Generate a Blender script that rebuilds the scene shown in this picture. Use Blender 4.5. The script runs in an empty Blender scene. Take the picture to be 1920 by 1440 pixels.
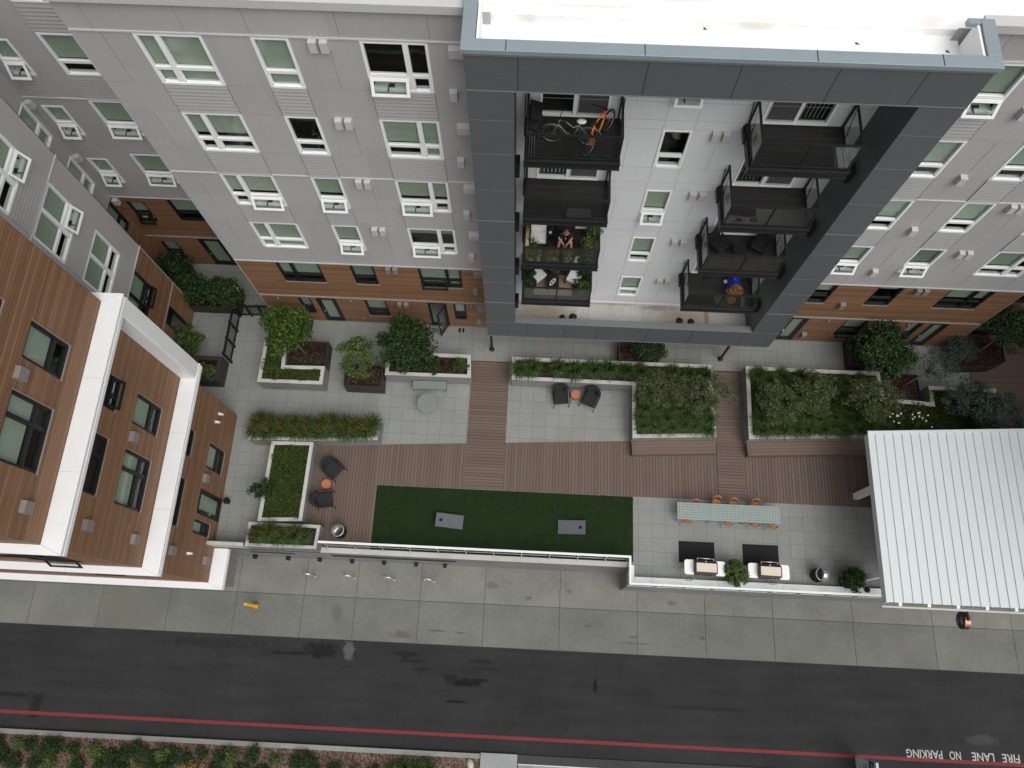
import bpy, math, random
import numpy as np
from mathutils import Vector, Matrix

scene = bpy.context.scene
COL = scene.collection
R = math.radians
rnd = random.Random(7)
rng = np.random.default_rng(11)

# ---------------------------------------------------------------- camera
cam_data = bpy.data.cameras.new("camera")
cam = bpy.data.objects.new("camera", cam_data)
COL.objects.link(cam)
cam_data.sensor_width = 36.0
cam_data.lens = 1425.476 / 1920 * 36.0
cam_data.clip_start = 0.5
cam_data.clip_end = 2000
def _cam():
    th, yaw, roll = 0.338706663, 0.0593996295, -0.0123358434
    c, s = math.cos(th), math.sin(th)
    r = Vector((1, 0, 0)); u = Vector((0, c, s)); f = Vector((0, s, -c))
    cr, sr = math.cos(roll), math.sin(roll)
    r, u = cr * r + sr * u, -sr * r + cr * u
    m = Matrix.Rotation(yaw, 3, 'Z')
    r, u, f = m @ r, m @ u, m @ f
    M = Matrix((r, u, -f)).transposed().to_4x4()
    M.translation = Vector((0, 0, 34.0))
    cam.matrix_world = M
_cam()
scene.camera = cam

# ---------------------------------------------------------------- overcast daylight
SUN_EL, SUN_AZ = 60.0, 140.0
world = bpy.data.worlds.new("World"); scene.world = world
world.use_nodes = True
wn = world.node_tree.nodes; wl = world.node_tree.links
wn.clear()
sky = wn.new('ShaderNodeTexSky'); sky.sky_type = 'NISHITA'; sky.sun_disc = False
sky.sun_elevation = R(SUN_EL); sky.sun_rotation = R(SUN_AZ)
sky.air_density = 1.0; sky.dust_density = 5.0; sky.ozone_density = 1.0
hs = wn.new('ShaderNodeHueSaturation'); hs.inputs['Saturation'].default_value = 0.12
bg = wn.new('ShaderNodeBackground'); bg.inputs['Strength'].default_value = 0.15
wo = wn.new('ShaderNodeOutputWorld')
wl.new(sky.outputs[0], hs.inputs['Color']); wl.new(hs.outputs[0], bg.inputs[0]); wl.new(bg.outputs[0], wo.inputs[0])
sun_d = bpy.data.lights.new("sun", 'SUN'); sun_d.energy = 1.2; sun_d.angle = R(60); sun_d.color = (1, .985, .96)
sun = bpy.data.objects.new("sun", sun_d); COL.objects.link(sun)
sun.rotation_euler = (R(90 - SUN_EL), 0, R(180 - SUN_AZ))
sun.location = (0, -20, 60)
scene.view_settings.view_transform = 'Standard'
scene.view_settings.look = 'None'
scene.view_settings.gamma = 1.0
scene.view_settings.exposure = 0.0
scene.cycles.max_bounces = 8
scene.cycles.transparent_max_bounces = 24

# ---------------------------------------------------------------- materials
class NT:
    def __init__(s, name):
        s.m = bpy.data.materials.new(name); s.m.use_nodes = True
        s.t = s.m.node_tree; s.t.nodes.clear()
        s.out = s.n('ShaderNodeOutputMaterial')
    def n(s, typ, **k):
        nd = s.t.nodes.new(typ)
        for a, b in k.items(): setattr(nd, a, b)
        return nd
    def l(s, a, b): s.t.links.new(a, b)
    def _in(s, sock, v):
        if isinstance(v, (int, float)): sock.default_value = v
        elif isinstance(v, tuple): sock.default_value = v if len(v) == len(sock.default_value) else (*v, 1)
        else: s.l(v, sock)
    def math(s, op, a, b=0.0, c=None):
        nd = s.n('ShaderNodeMath', operation=op)
        s._in(nd.inputs[0], a); s._in(nd.inputs[1], b)
        if c is not None: s._in(nd.inputs[2], c)
        return nd.outputs[0]
    def mix(s, f, a, b, mode='MIX'):
        nd = s.n('ShaderNodeMix', data_type='RGBA', blend_type=mode)
        s._in(nd.inputs[0], f); s._in(nd.inputs[6], a); s._in(nd.inputs[7], b)
        return nd.outputs[2]
    def pos(s):
        return s.n('ShaderNodeNewGeometry').outputs['Position']
    def obj(s):
        return s.n('ShaderNodeTexCoord').outputs['Object']
    def sep(s, v):
        nd = s.n('ShaderNodeSeparateXYZ'); s.l(v, nd.inputs[0]); return nd.outputs
    def comb(s, x, y, z):
        nd = s.n('ShaderNodeCombineXYZ')
        s._in(nd.inputs[0], x); s._in(nd.inputs[1], y); s._in(nd.inputs[2], z); return nd.outputs[0]
    def noise(s, v, scale, detail=4, rough=.55, col=False):
        nd = s.n('ShaderNodeTexNoise'); s._in(nd.inputs['Vector'], v)
        nd.inputs['Scale'].default_value = scale; nd.inputs['Detail'].default_value = detail
        nd.inputs['Roughness'].default_value = rough
        return nd.outputs['Color' if col else 'Fac']
    def white(s, v):
        nd = s.n('ShaderNodeTexWhiteNoise', noise_dimensions='3D'); s.l(v, nd.inputs['Vector']); return nd.outputs['Value']
    def ramp(s, f, stops):
        nd = s.n('ShaderNodeValToRGB'); e = nd.color_ramp.elements
        while len(e) < len(stops): e.new(.5)
        for i, (p, c) in enumerate(stops):
            e[i].position = p; e[i].color = (*c, 1) if len(c) == 3 else c
        s.l(f, nd.inputs[0]); return nd.outputs[0]
    def mr(s, v, a, b, c=0., d=1.):
        nd = s.n('ShaderNodeMapRange'); s._in(nd.inputs[0], v)
        for i, q in enumerate((a, b, c, d)): nd.inputs[i + 1].default_value = q
        return nd.outputs[0]
    def island(s):
        return s.n('ShaderNodeNewGeometry').outputs['Random Per Island']
    def bump(s, h, strength=.3, dist=.01):
        nd = s.n('ShaderNodeBump'); nd.inputs['Strength'].default_value = strength
        nd.inputs['Distance'].default_value = dist; s.l(h, nd.inputs['Height']); return nd.outputs[0]
    def bsdf(s, color, rough=.7, metal=0., spec=.4, normal=None):
        b = s.n('ShaderNodeBsdfPrincipled')
        s._in(b.inputs['Base Color'], color); s._in(b.inputs['Roughness'], rough); s._in(b.inputs['Metallic'], metal)
        b.inputs['Specular IOR Level'].default_value = spec
        if normal is not None: s.l(normal, b.inputs['Normal'])
        s.l(b.outputs[0], s.out.inputs[0]); return b

def sc(c, k): return tuple(min(1, x * k) for x in c)

def plain(name, c, rough=.6, metal=0., var=.08, scale=3., spec=.4, fine=0., bump=0.):
    t = NT(name); p = t.pos()
    f = t.noise(p, scale, 5)
    col = t.mix(f, sc(c, 1 - var * 2), sc(c, 1 + var * 2))
    if fine:
        col = t.mix(t.noise(p, 60, 2), sc(c, 1 - fine), col) if False else t.mix(fine, col, t.mix(t.noise(p, 45, 3), sc(c, .6), sc(c, 1.4)))
    nrm = t.bump(t.noise(p, 90, 3), bump, .005) if bump else None
    t.bsdf(col, rough, metal, spec, nrm)
    return t.m

def facade(name, c, rough=.75, streak=.07, tone=.045):
    """painted boards: slight tone change from panel to panel, rain streaks and a little soiling"""
    t = NT(name); ps = t.pos(); p = t.sep(ps)
    h = t.math('ADD', p[0], p[1])
    ix = t.math('FLOOR', t.math('DIVIDE', h, 1.55)); iz = t.math('FLOOR', t.math('DIVIDE', t.math('SUBTRACT', p[2], .1), 1.53))
    r = t.white(t.comb(ix, iz, 2.5))
    s = t.noise(t.comb(t.math('MULTIPLY', h, 5.5), 0., t.math('MULTIPLY', p[2], .28)), 1., 5, .65)
    n = t.noise(ps, .45, 5, .6)
    col = t.mix(r, sc(c, 1 - tone), sc(c, 1 + tone))
    col = t.mix(t.math('MULTIPLY', t.mr(s, .5, .78), streak * 3), col, sc(c, .62))
    col = t.mix(t.mr(n, .35, .7), sc(c, .93), col) if False else t.mix(t.math('MULTIPLY', t.mr(n, .62, .4), .10), col, sc(c, .7))
    t.bsdf(col, rough, 0, .3)
    return t.m

def concrete(name, c, stain=.25, panel=0., spots=()):
    t = NT(name); p = t.pos()
    f1 = t.noise(p, .55, 6, .6); f2 = t.noise(p, 6, 5, .65); f3 = t.noise(p, 70, 2)
    v = t.math('ADD', t.math('MULTIPLY', f1, .5), t.math('ADD', t.math('MULTIPLY', f2, .3), t.math('MULTIPLY', f3, .2)))
    col = t.mix(t.mr(v, .34, .66), sc(c, 1 - stain), sc(c, 1 + stain * .7))
    if panel:
        isl = t.island()
        col = t.mix(1.0, col, t.mix(isl, (1 - panel,) * 3, (1 + panel * .6, 1 + panel * .6, 1 + panel * .55)), 'MULTIPLY')
    sp = t.mr(t.noise(p, 1.7, 6, .75), .66, .74)
    col = t.mix(t.math('MULTIPLY', sp, .25), col, sc(c, .45))
    if spots:
        q = t.sep(p); wob = t.noise(p, 3.2, 5, .7)
        for (x, y, rx, ry, k, cc) in spots:
            dx = t.math('DIVIDE', t.math('SUBTRACT', q[0], x), rx); dy = t.math('DIVIDE', t.math('SUBTRACT', q[1], y), ry)
            d = t.math('SQRT', t.math('ADD', t.math('MULTIPLY', dx, dx), t.math('MULTIPLY', dy, dy)))
            d = t.math('ADD', d, t.math('MULTIPLY', t.math('SUBTRACT', wob, .5), 1.8))
            col = t.mix(t.math('MULTIPLY', t.mr(d, 1.05, .5), k), col, cc)
        vo = t.n('ShaderNodeTexVoronoi'); t.l(p, vo.inputs['Vector']); vo.inputs['Scale'].default_value = 1.6
        gum = t.math('MULTIPLY', t.math('LESS_THAN', vo.outputs['Distance'], .045), .45)
        col = t.mix(gum, col, sc(c, .4))
    t.bsdf(col, .88, 0, .25, t.bump(f3, .15, .004))
    return t.m

def planks(name, stops, axis=2, along=0, w=.14, groove=.07, length=40., gcol=(.035, .02, .014)):
    """boards stacked along an axis, colour changing board by board with grain along them"""
    t = NT(name); p = t.sep(t.pos())
    a = t.math('DIVIDE', p[axis], w)
    idx = t.math('FLOOR', a); fr = t.math('FRACT', a)
    off = t.white(t.comb(idx, 3.3, 1.7))
    lng = t.math('FLOOR', t.math('ADD', t.math('DIVIDE', p[along], length), t.math('MULTIPLY', off, 7.0)))
    r = t.white(t.comb(idx, lng, .5))
    q = [0, 0, 0]
    for i in range(3): q[i] = t.math('MULTIPLY', p[i], 1.2 if i == along else 30.0)
    g = t.noise(t.comb(*q), 1.0, 4, .6)
    big = t.noise(t.pos(), .35, 3)
    v = t.math('ADD', t.math('MULTIPLY', r, .30), t.math('ADD', t.math('MULTIPLY', g, .45), t.math('MULTIPLY', big, .25)))
    col = t.ramp(v, stops)
    e = t.math('MINIMUM', fr, t.math('SUBTRACT', 1.0, fr))
    gm = t.mr(e, groove * .35, groove)
    col = t.mix(gm, gcol, col)
    t.bsdf(col, .6, 0, .3, t.bump(gm, .5, .01))
    return t.m

def boards(name, stops, along):
    """real boards: one mesh island each"""
    t = NT(name); p = t.sep(t.pos())
    q = [0, 0, 0]
    for i in range(3): q[i] = t.math('MULTIPLY', p[i], 1.3 if i == along else 28.0)
    g = t.noise(t.comb(*q), 1.0, 4, .6)
    big = t.noise(t.pos(), .5, 4)
    v = t.math('ADD', t.math('MULTIPLY', t.island(), .42), t.math('ADD', t.math('MULTIPLY', g, .3), t.math('MULTIPLY', big, .28)))
    t.bsdf(t.ramp(v, stops), .62, 0, .3, t.bump(g, .2, .004))
    return t.m

def pavers(name, c, size=.61, ox=0., oy=0.):
    t = NT(name); p = t.sep(t.pos())
    ax = t.math('DIVIDE', t.math('SUBTRACT', p[0], ox), size); ay = t.math('DIVIDE', t.math('SUBTRACT', p[1], oy), size)
    ix, iy = t.math('FLOOR', ax), t.math('FLOOR', ay)
    fx, fy = t.math('FRACT', ax), t.math('FRACT', ay)
    r = t.white(t.comb(ix, iy, .5)); r2 = t.white(t.comb(ix, iy, 9.5))
    ps = t.pos()
    n1 = t.noise(ps, .5, 5, .6); n2 = t.noise(ps, 5, 5, .65); n3 = t.noise(ps, 50, 2)
    v = t.math('ADD', t.math('MULTIPLY', r, .10), t.math('ADD', t.math('MULTIPLY', n1, .45), t.math('ADD', t.math('MULTIPLY', n2, .35), t.math('MULTIPLY', n3, .12))))
    col = t.mix(t.mr(v, .25, .75), sc(c, .78), sc(c, 1.16))
    warm = t.mix(r2, (1.0, .992, .975), (.985, 1.0, .995))
    col = t.mix(1.0, col, warm, 'MULTIPLY')
    ex = t.math('MINIMUM', fx, t.math('SUBTRACT', 1., fx)); ey = t.math('MINIMUM', fy, t.math('SUBTRACT', 1., fy))
    e = t.math('MINIMUM', ex, ey)
    # pale water marks left round some of the slabs
    ring = t.math('MULTIPLY', t.math('GREATER_THAN', r2, .93), t.mr(t.math('ABSOLUTE', t.math('SUBTRACT', t.math('ADD', e, t.math('MULTIPLY', n2, .1)), .16)), .05, .0))
    col = t.mix(t.math('MULTIPLY', ring, .35), col, sc(c, 1.45))
    g = t.mr(e, .006, .016)
    col = t.mix(g, sc(c, .56), col)
    t.bsdf(col, .85, 0, .3, t.bump(g, .4, .006))
    return t.m

def asphalt(name, spots):
    t = NT(name); ps = t.pos(); p = t.sep(ps)
    n1 = t.noise(ps, .3, 6, .6); n2 = t.noise(ps, 3, 5, .7); n3 = t.noise(ps, 160, 2)
    strk = t.noise(t.comb(t.math('MULTIPLY', p[0], .25), t.math('MULTIPLY', p[1], 2.4), 0.), 1.0, 5, .6)
    v = t.math('ADD', t.math('MULTIPLY', n1, .35), t.math('ADD', t.math('MULTIPLY', strk, .3), t.math('ADD', t.math('MULTIPLY', n2, .2), t.math('MULTIPLY', n3, .15))))
    col = t.ramp(v, [(.28, (.0135, .0142, .0143)), (.5, (.0255, .0270, .0263)), (.72, (.041, .0425, .041))])
    sp = t.mr(n3, .70, .78)
    col = t.mix(t.math('MULTIPLY', sp, .4), col, (.085, .085, .082))
    wob = t.noise(ps, 2.6, 5, .7)
    for (x, y, rx, ry, k, c) in spots:
        dx = t.math('DIVIDE', t.math('SUBTRACT', p[0], x), rx); dy = t.math('DIVIDE', t.math('SUBTRACT', p[1], y), ry)
        d = t.math('SQRT', t.math('ADD', t.math('MULTIPLY', dx, dx), t.math('MULTIPLY', dy, dy)))
        d = t.math('ADD', d, t.math('MULTIPLY', t.math('SUBTRACT', wob, .5), 2.2))
        col = t.mix(t.math('MULTIPLY', t.mr(d, 1.0, .55), k), col, c)
    t.bsdf(col, .93, 0, .2, t.bump(n3, .3, .004))
    return t.m

def foliage(name, stops, rough=.55, trans=.25):
    t = NT(name)
    r = t.island(); n = t.noise(t.pos(), 2.2, 3)
    v = t.math('ADD', t.math('MULTIPLY', r, .6), t.math('MULTIPLY', n, .4))
    col = t.ramp(v, stops)
    b = t.bsdf(col, rough, 0, .3)
    tr = t.n('ShaderNodeBsdfTranslucent'); t.l(col, tr.inputs[0])
    mx = t.n('ShaderNodeMixShader'); mx.inputs[0].default_value = trans
    t.l(b.outputs[0], mx.inputs[1]); t.l(tr.outputs[0], mx.inputs[2]); t.l(mx.outputs[0], t.out.inputs[0])
    return t.m

def glass(name, tint, rough=.02, gloss=.9, f0=1.5):
    t = NT(name)
    tr = t.n('ShaderNodeBsdfTransparent'); tr.inputs[0].default_value = (*tint, 1)
    gl = t.n('ShaderNodeBsdfGlossy'); gl.inputs[0].default_value = (gloss, gloss, gloss, 1); gl.inputs['Roughness'].default_value = rough
    fr = t.n('ShaderNodeFresnel')
    bf = t.n('ShaderNodeNewGeometry').outputs['Backfacing']
    t.l(t.mr(bf, 0., 1., f0, 1. / f0), fr.inputs[0])      # same reflectance from both sides
    nz = t.noise(t.pos(), .9, 2)
    bp = t.bump(nz, .06, .05); t.l(bp, gl.inputs['Normal'])
    mx = t.n('ShaderNodeMixShader'); t.l(fr.outputs[0], mx.inputs[0]); t.l(tr.outputs[0], mx.inputs[1]); t.l(gl.outputs[0], mx.inputs[2])
    t.l(mx.outputs[0], t.out.inputs[0]); return t.m

def blindmat(name, c):
    t = NT(name); p = t.sep(t.pos())
    fr = t.math('FRACT', t.math('DIVIDE', p[2], .05))
    col = t.mix(t.mr(fr, .0, .35), sc(c, .62), c)
    t.bsdf(col, .7); return t.m

def mulch(name, cs):
    t = NT(name); ps = t.pos()
    v = t.n('ShaderNodeTexVoronoi'); t.l(ps, v.inputs['Vector']); v.inputs['Scale'].default_value = 16
    w = t.white(v.outputs['Position']); n = t.noise(ps, 1.2, 4)
    f = t.math('ADD', t.math('MULTIPLY', w, .6), t.math('MULTIPLY', n, .4))
    t.bsdf(t.ramp(f, [(.2, cs[0]), (.5, cs[1]), (.8, cs[2])]), .95, 0, .1, t.bump(w, .8, .02))
    return t.m

M = {}
DRT = (.05, .05, .045); BRN = (.10, .08, .05)
SPW = [(-5.3, .5, .6, .2, .7, BRN), (-3.7, .75, .5, .05, .6, DRT), (-2.6, .7, .3, .07, .5, DRT), (5.4, .9, .22, .05, .7, DRT), (5.5, .62, .9, .04, .5, DRT), (3.3, 1.3, .2, .1, .4, DRT), (8.6, 1.0, .15, .12, .5, DRT), (-18.5, 1.3, 1.6, .8, .3, (.13, .13, .08)), (-8.4, 1.3, .3, .5, .3, DRT), (17.8, 1.2, .9, .5, .25, (.16, .14, .16)), (-1.2, 2.9, .3, .2, .4, DRT), (2.4, 2.8, .15, .1, .5, DRT), (7.2, 2.5, .25, .15, .4, DRT), (.5, 2.4, .2, .1, .5, DRT)]
M['panel'] = facade('grey_fibre_cement', (.395, .388, .386))
M['panel_shade'] = M['panel']
M['lap'] = plain('grey_lap_board', (.385, .378, .376), .75, var=.03, scale=2)
M['joint'] = plain('joint_and_lap_line', (.25, .245, .24), .9)
M['trim_grey'] = plain('pale_trim', (.50, .495, .49), .6, var=.03)
M['white_panel'] = facade('white_fibre_cement', (.64, .65, .655), .7, .04, .02)
M['white_joint'] = plain('white_panel_joint', (.38, .38, .38), .9)
M['slate'] = plain('slate_metal_panel', (.090, .098, .103), .5, var=.06, scale=1.0, spec=.5)
M['slate_dark'] = M['slate']
M['slate_cap'] = plain('slate_cap_metal', (.26, .31, .335), .4, metal=.2, var=.05, scale=1.5, spec=.5)
M['slate_cap_shaded'] = plain('shaded_slate_cap_metal', (.135, .142, .145), .45, var=.08, scale=1.5, spec=.5)  # darker copy of the cap metal, shade coloured in for the lower cap
M['slate_joint'] = plain('slate_joint', (.16, .17, .18), .7)
M['slate_gap'] = plain('slate_gap', (.02, .02, .022), .9)
M['white_metal'] = plain('white_metal', (.72, .725, .73), .45, var=.03, scale=1.5)
M['white_frame'] = plain('white_vinyl', (.82, .82, .82), .45, var=.02)
M['dark_frame'] = plain('black_window_frame', (.009, .0105, .0105), .45, var=.05)
WOODC = [(.25, (.158, .081, .041)), (.45, (.208, .111, .058)), (.6, (.244, .135, .073)), (.8, (.288, .168, .098))]
M['wood'] = planks('wood_cladding', WOODC, 2, 0, gcol=(.07, .035, .02))
M['wood_side'] = planks('wood_cladding_side', WOODC, 2, 1, gcol=(.07, .035, .02))
M['wood_joint'] = plain('wood_joint', (.10, .075, .06), .8)
M['brown_trim'] = plain('brown_grey_trim', (.24, .205, .185), .6)
M['vent'] = plain('vent_grey', (.50, .48, .465), .6, var=.04)
M['vent_brown'] = plain('vent_brown', (.21, .185, .17), .6, var=.05)
M['membrane'] = concrete('roof_membrane', (.84, .84, .83), .07, spots=[(5.3, 14.9, .45, .28, .35, (.62, .56, .45)), (1.2, 15.3, 1.6, .05, .4, (.5, .48, .44)), (3.4, 15.6, 1.0, .06, .4, (.5, .48, .44)), (9.6, 15.2, .35, .3, .3, (.55, .5, .42)), (-.4, 14.9, .3, .2, .3, (.55, .5, .42))])
M['ledge'] = concrete('stained_membrane', (.45, .44, .41), .28, spots=[(.7, 14.1, 1.7, .5, .6, (.33, .26, .17)), (6.6, 14.1, 1.2, .5, .6, (.34, .26, .17)), (7.75, 14.2, .14, .6, .7, (.30, .15, .07)), (.3, 14.6, 1.2, .12, .6, (.16, .12, .08)), (5.6, 14.6, .9, .14, .6, (.2, .14, .09)), (3.6, 14.7, 1.3, .06, .5, (.22, .16, .1))])
M['glass'] = glass('window_glass', (.765, .84, .775))
M['glass_clear'] = glass('railing_glass', (.86, .89, .87))
M['blind'] = blindmat('window_blind', (.45, .475, .44))
M['shade'] = plain('roller_shade', (.37, .40, .36), .8, var=.05)
M['shade_light'] = plain('pale_roller_shade', (.46, .48, .44), .8, var=.05)
M['shade_dark'] = plain('dusky_roller_shade', (.25, .27, .25), .8, var=.06)
M['room'] = plain('dark_room', (.03, .03, .028), .9)
M['screen'] = plain('insect_screen', (.075, .075, .078), .8, var=.04)
M['hardware'] = plain('window_hardware', (.05, .055, .05), .5)
M['pavers'] = pavers('terrace_pavers', (.232, .238, .224), .61, 3.99 % .61, .16)
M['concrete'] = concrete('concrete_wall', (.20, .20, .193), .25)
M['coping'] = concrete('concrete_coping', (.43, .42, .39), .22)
M['sidewalk'] = concrete('sidewalk_concrete', (.190, .190, .170), .26, panel=.07, spots=SPW)
M['sidewalk_outer'] = concrete('sidewalk_outer_concrete', (.152, .153, .138), .26, panel=.09, spots=SPW)
M['kerb'] = concrete('kerb_concrete', (.225, .225, .21), .2, panel=.1)
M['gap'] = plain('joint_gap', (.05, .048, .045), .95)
OIL = (.009, .009, .0095)
M['asphalt'] = asphalt('asphalt', [(-8.9, -.35, .95, .42, .8, OIL), (-10.2, -.55, 1.2, .09, .7, OIL), (-5.0, -.35, .7, .16, .6, OIL), (-4.7, -.62, .8, .12, .5, OIL),
    (-4.2, -.95, .6, .1, .5, OIL), (-1.5, -.5, .7, .12, .5, OIL), (-1.2, -.8, .8, .1, .4, OIL), (-2.3, -1.45, .9, .2, 1., OIL), (-2.9, -1.25, .4, .2, .6, OIL), (-1.6, -1.3, .7, .08, .8, OIL),
    (-2.6, -2.25, .6, .07, .95, OIL), (3.68, -1.28, .12, .32, .9, OIL), (8.5, -2.0, 2.6, .09, .3, OIL), (-7.7, -.3, .3, .5, .5, (.14, .14, .14)), (-22.8, -2.9, 1.2, .12, .7, OIL), (-21.5, -3.4, .3, .6, .7, OIL), (-14, -.3, 2.5, .3, .35, OIL), (20.8, -2.7, .8, .3, .35, (.09, .09, .09))])
M['red_paint'] = plain('red_road_paint', (.17, .019, .024), .8, var=.18, scale=6, fine=.25)
M['white_paint'] = plain('worn_white_paint', (.38, .38, .365), .8, var=.15, scale=9, fine=.3)
DK_ = [(.15, (.104, .073, .057)), (.5, (.124, .089, .070)), (.85, (.144, .105, .084))]
M['deck_ns'] = boards('deck_boards', DK_, 1)
M['deck_ew'] = boards('walkway_boards', DK_, 0)
M['bench_wood'] = boards('bench_boards', [(.15, (.112, .074, .056)), (.5, (.135, .092, .071)), (.85, (.155, .108, .085))], 0)
M['mulch'] = mulch('bark_mulch', [(.012, .007, .006), (.028, .015, .012), (.055, .031, .025)])
M['chips'] = mulch('wood_chips', [(.045, .028, .02), (.10, .068, .05), (.18, .135, .108)])
M['turf'] = foliage('artificial_turf', [(.2, (.0035, .012, .001)), (.55, (.008, .024, .002)), (.85, (.016, .038, .005))], .8, .0)
M['cover'] = foliage('ground_cover_green', [(.15, (.022, .042, .007)), (.5, (.05, .085, .014)), (.85, (.10, .135, .03))])
M['grass'] = foliage('grass_blades', [(.15, (.016, .036, .006)), (.5, (.040, .080, .014)), (.85, (.092, .135, .032))])
M['plume'] = foliage('grass_plumes', [(.15, (.10, .085, .018)), (.5, (.19, .145, .036)), (.85, (.33, .25, .08))])
M['leaf_bright'] = foliage('leaf_bright_green', [(.1, (.017, .04, .005)), (.45, (.045, .090, .011)), (.9, (.105, .165, .03))])
M['leaf_mid'] = foliage('leaf_mid_green', [(.1, (.028, .05, .01)), (.45, (.07, .115, .025)), (.9, (.15, .2, .06))])
M['leaf_dark'] = foliage('leaf_dark_green', [(.1, (.008, .022, .006)), (.5, (.022, .05, .012)), (.9, (.055, .1, .024))])
M['leaf_olive'] = foliage('leaf_olive_grey', [(.1, (.026, .040, .014)), (.5, (.082, .105, .042)), (.9, (.20, .225, .105))])
M['leaf_blue'] = foliage('leaf_blue_green', [(.1, (.02, .036, .028)), (.5, (.05, .078, .062)), (.9, (.115, .155, .125))])
M['leaf_red'] = foliage('leaf_dark_red', [(.1, (.03, .006, .008)), (.5, (.07, .013, .016)), (.9, (.12, .03, .03))])
M['petal'] = plain('white_petal', (.72, .72, .66), .6)
M['bark'] = plain('bark', (.13, .105, .085), .9, var=.2, scale=8)
M['planter_dark'] = plain('dark_planter_metal', (.034, .029, .028), .55, var=.12, scale=2.)
M['black_metal'] = plain('black_metal', (.005, .005, .0055), .5, var=.1)
M['steel_dark'] = plain('dark_steel', (.011, .0115, .0125), .5, var=.1)
M['cushion'] = plain('charcoal_cushion', (.017, .018, .020), .9, var=.1, fine=.25)
M['cushion_warm'] = plain('dark_grey_cushion', (.017, .0165, .0165), .9, var=.1, fine=.25)
M['orange_top'] = plain('orange_table_metal', (.42, .13, .065), .5, var=.05)
M['orange'] = plain('orange_plastic', (.36, .145, .045), .45, var=.06)
M['sage'] = plain('sage_metal', (.165, .20, .178), .5, var=.03)
M['sage_light'] = plain('pale_sage_metal', (.25, .30, .285), .5, var=.03)
M['bag_grey'] = plain('grey_board_paint', (.083, .089, .102), .55, var=.03)
M['hole'] = plain('black_hole', (.006, .006, .006), .9)
M['mat'] = plain('black_rubber_mat', (.007, .0072, .0075), .85, var=.15, scale=4, fine=.2)
M['grill_white'] = plain('grill_enamel', (.78, .78, .76), .4, var=.02)
M['grill_lid'] = plain('brushed_cream_steel', (.60, .52, .42), .5, metal=.0, var=.03)
M['grill_dark'] = plain('grill_dark_metal', (.055, .048, .042), .45, metal=.3)
M['steel'] = plain('stainless_steel', (.68, .68, .67), .3, metal=.8, var=.04)
M['galv'] = plain('galvanised_steel', (.34, .34, .33), .45, metal=.7, var=.08)
M['yellow'] = plain('yellow_paint', (.72, .36, .015), .5, var=.06)
M['copper'] = plain('copper_rim', (.28, .14, .10), .35, metal=.9, var=.05)
M['sign_black'] = plain('sign_black', (.008, .011, .012), .3)
M['sign_grey'] = plain('sign_letter_grey', (.32, .38, .42), .5)
M['sign_white'] = plain('sign_white', (.46, .49, .47), .5)
M['sign_blue'] = plain('sign_blue', (.02, .07, .12), .4)
M['sign_text'] = plain('sign_text_dark', (.1, .11, .11), .6)
M['canopy'] = plain('white_roof_steel', (.575, .615, .62), .5, var=.015, scale=.8)
M['canopy_side'] = M['canopy']
M['canopy_seam'] = plain('roof_seam', (.60, .63, .64), .5)
M['skin'] = plain('skin', (.42, .20, .14), .55, var=.05)
M['black_cloth'] = plain('black_cloth', (.008, .008, .009), .9)
M['red_cloth'] = plain('dark_red_shoe', (.10, .015, .012), .7)
M['hair'] = plain('short_reddish_hair', (.22, .085, .05), .8)
M['white_fabric'] = plain('white_fabric', (.62, .62, .60), .85, var=.04)
M['tan'] = plain('tan_rug', (.25, .175, .12), .95, var=.1, scale=6)
M['bamboo'] = plain('bamboo_roll', (.46, .32, .17), .8, var=.12, scale=9)
M['bike_orange'] = plain('orange_bike_paint', (.72, .16, .02), .35, var=.03)
M['bike_grey'] = plain('silver_grey_paint', (.17, .165, .16), .4, metal=.3)
M['rubber'] = plain('tyre_rubber', (.012, .012, .012), .8)
M['blue_cloth'] = plain('blue_tarp', (.012, .035, .40), .5, var=.2, scale=9)
M['gold_leaf'] = foliage('golden_leaf', [(.15, (.12, .05, .012)), (.5, (.30, .16, .04)), (.85, (.50, .33, .12))])
M['balcony_deck'] = planks('balcony_boards', [(.2, (.016, .015, .014)), (.5, (.027, .025, .024)), (.85, (.042, .039, .037))], 1, 0, .14, .07, 9., (.008, .008, .008))
M['stone'] = plain('pale_stone', (.42, .41, .35), .9, var=.1)
M['gutter'] = concrete('gutter_asphalt', (.05, .05, .05), .3)
M['slab_pad'] = concrete('pad_concrete', (.26, .275, .27), .2)
M['spots'] = plain('rust_spot', (.06, .05, .045), .9)
M['tape'] = plain('stake_wood', (.42, .29, .15), .9)

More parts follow.
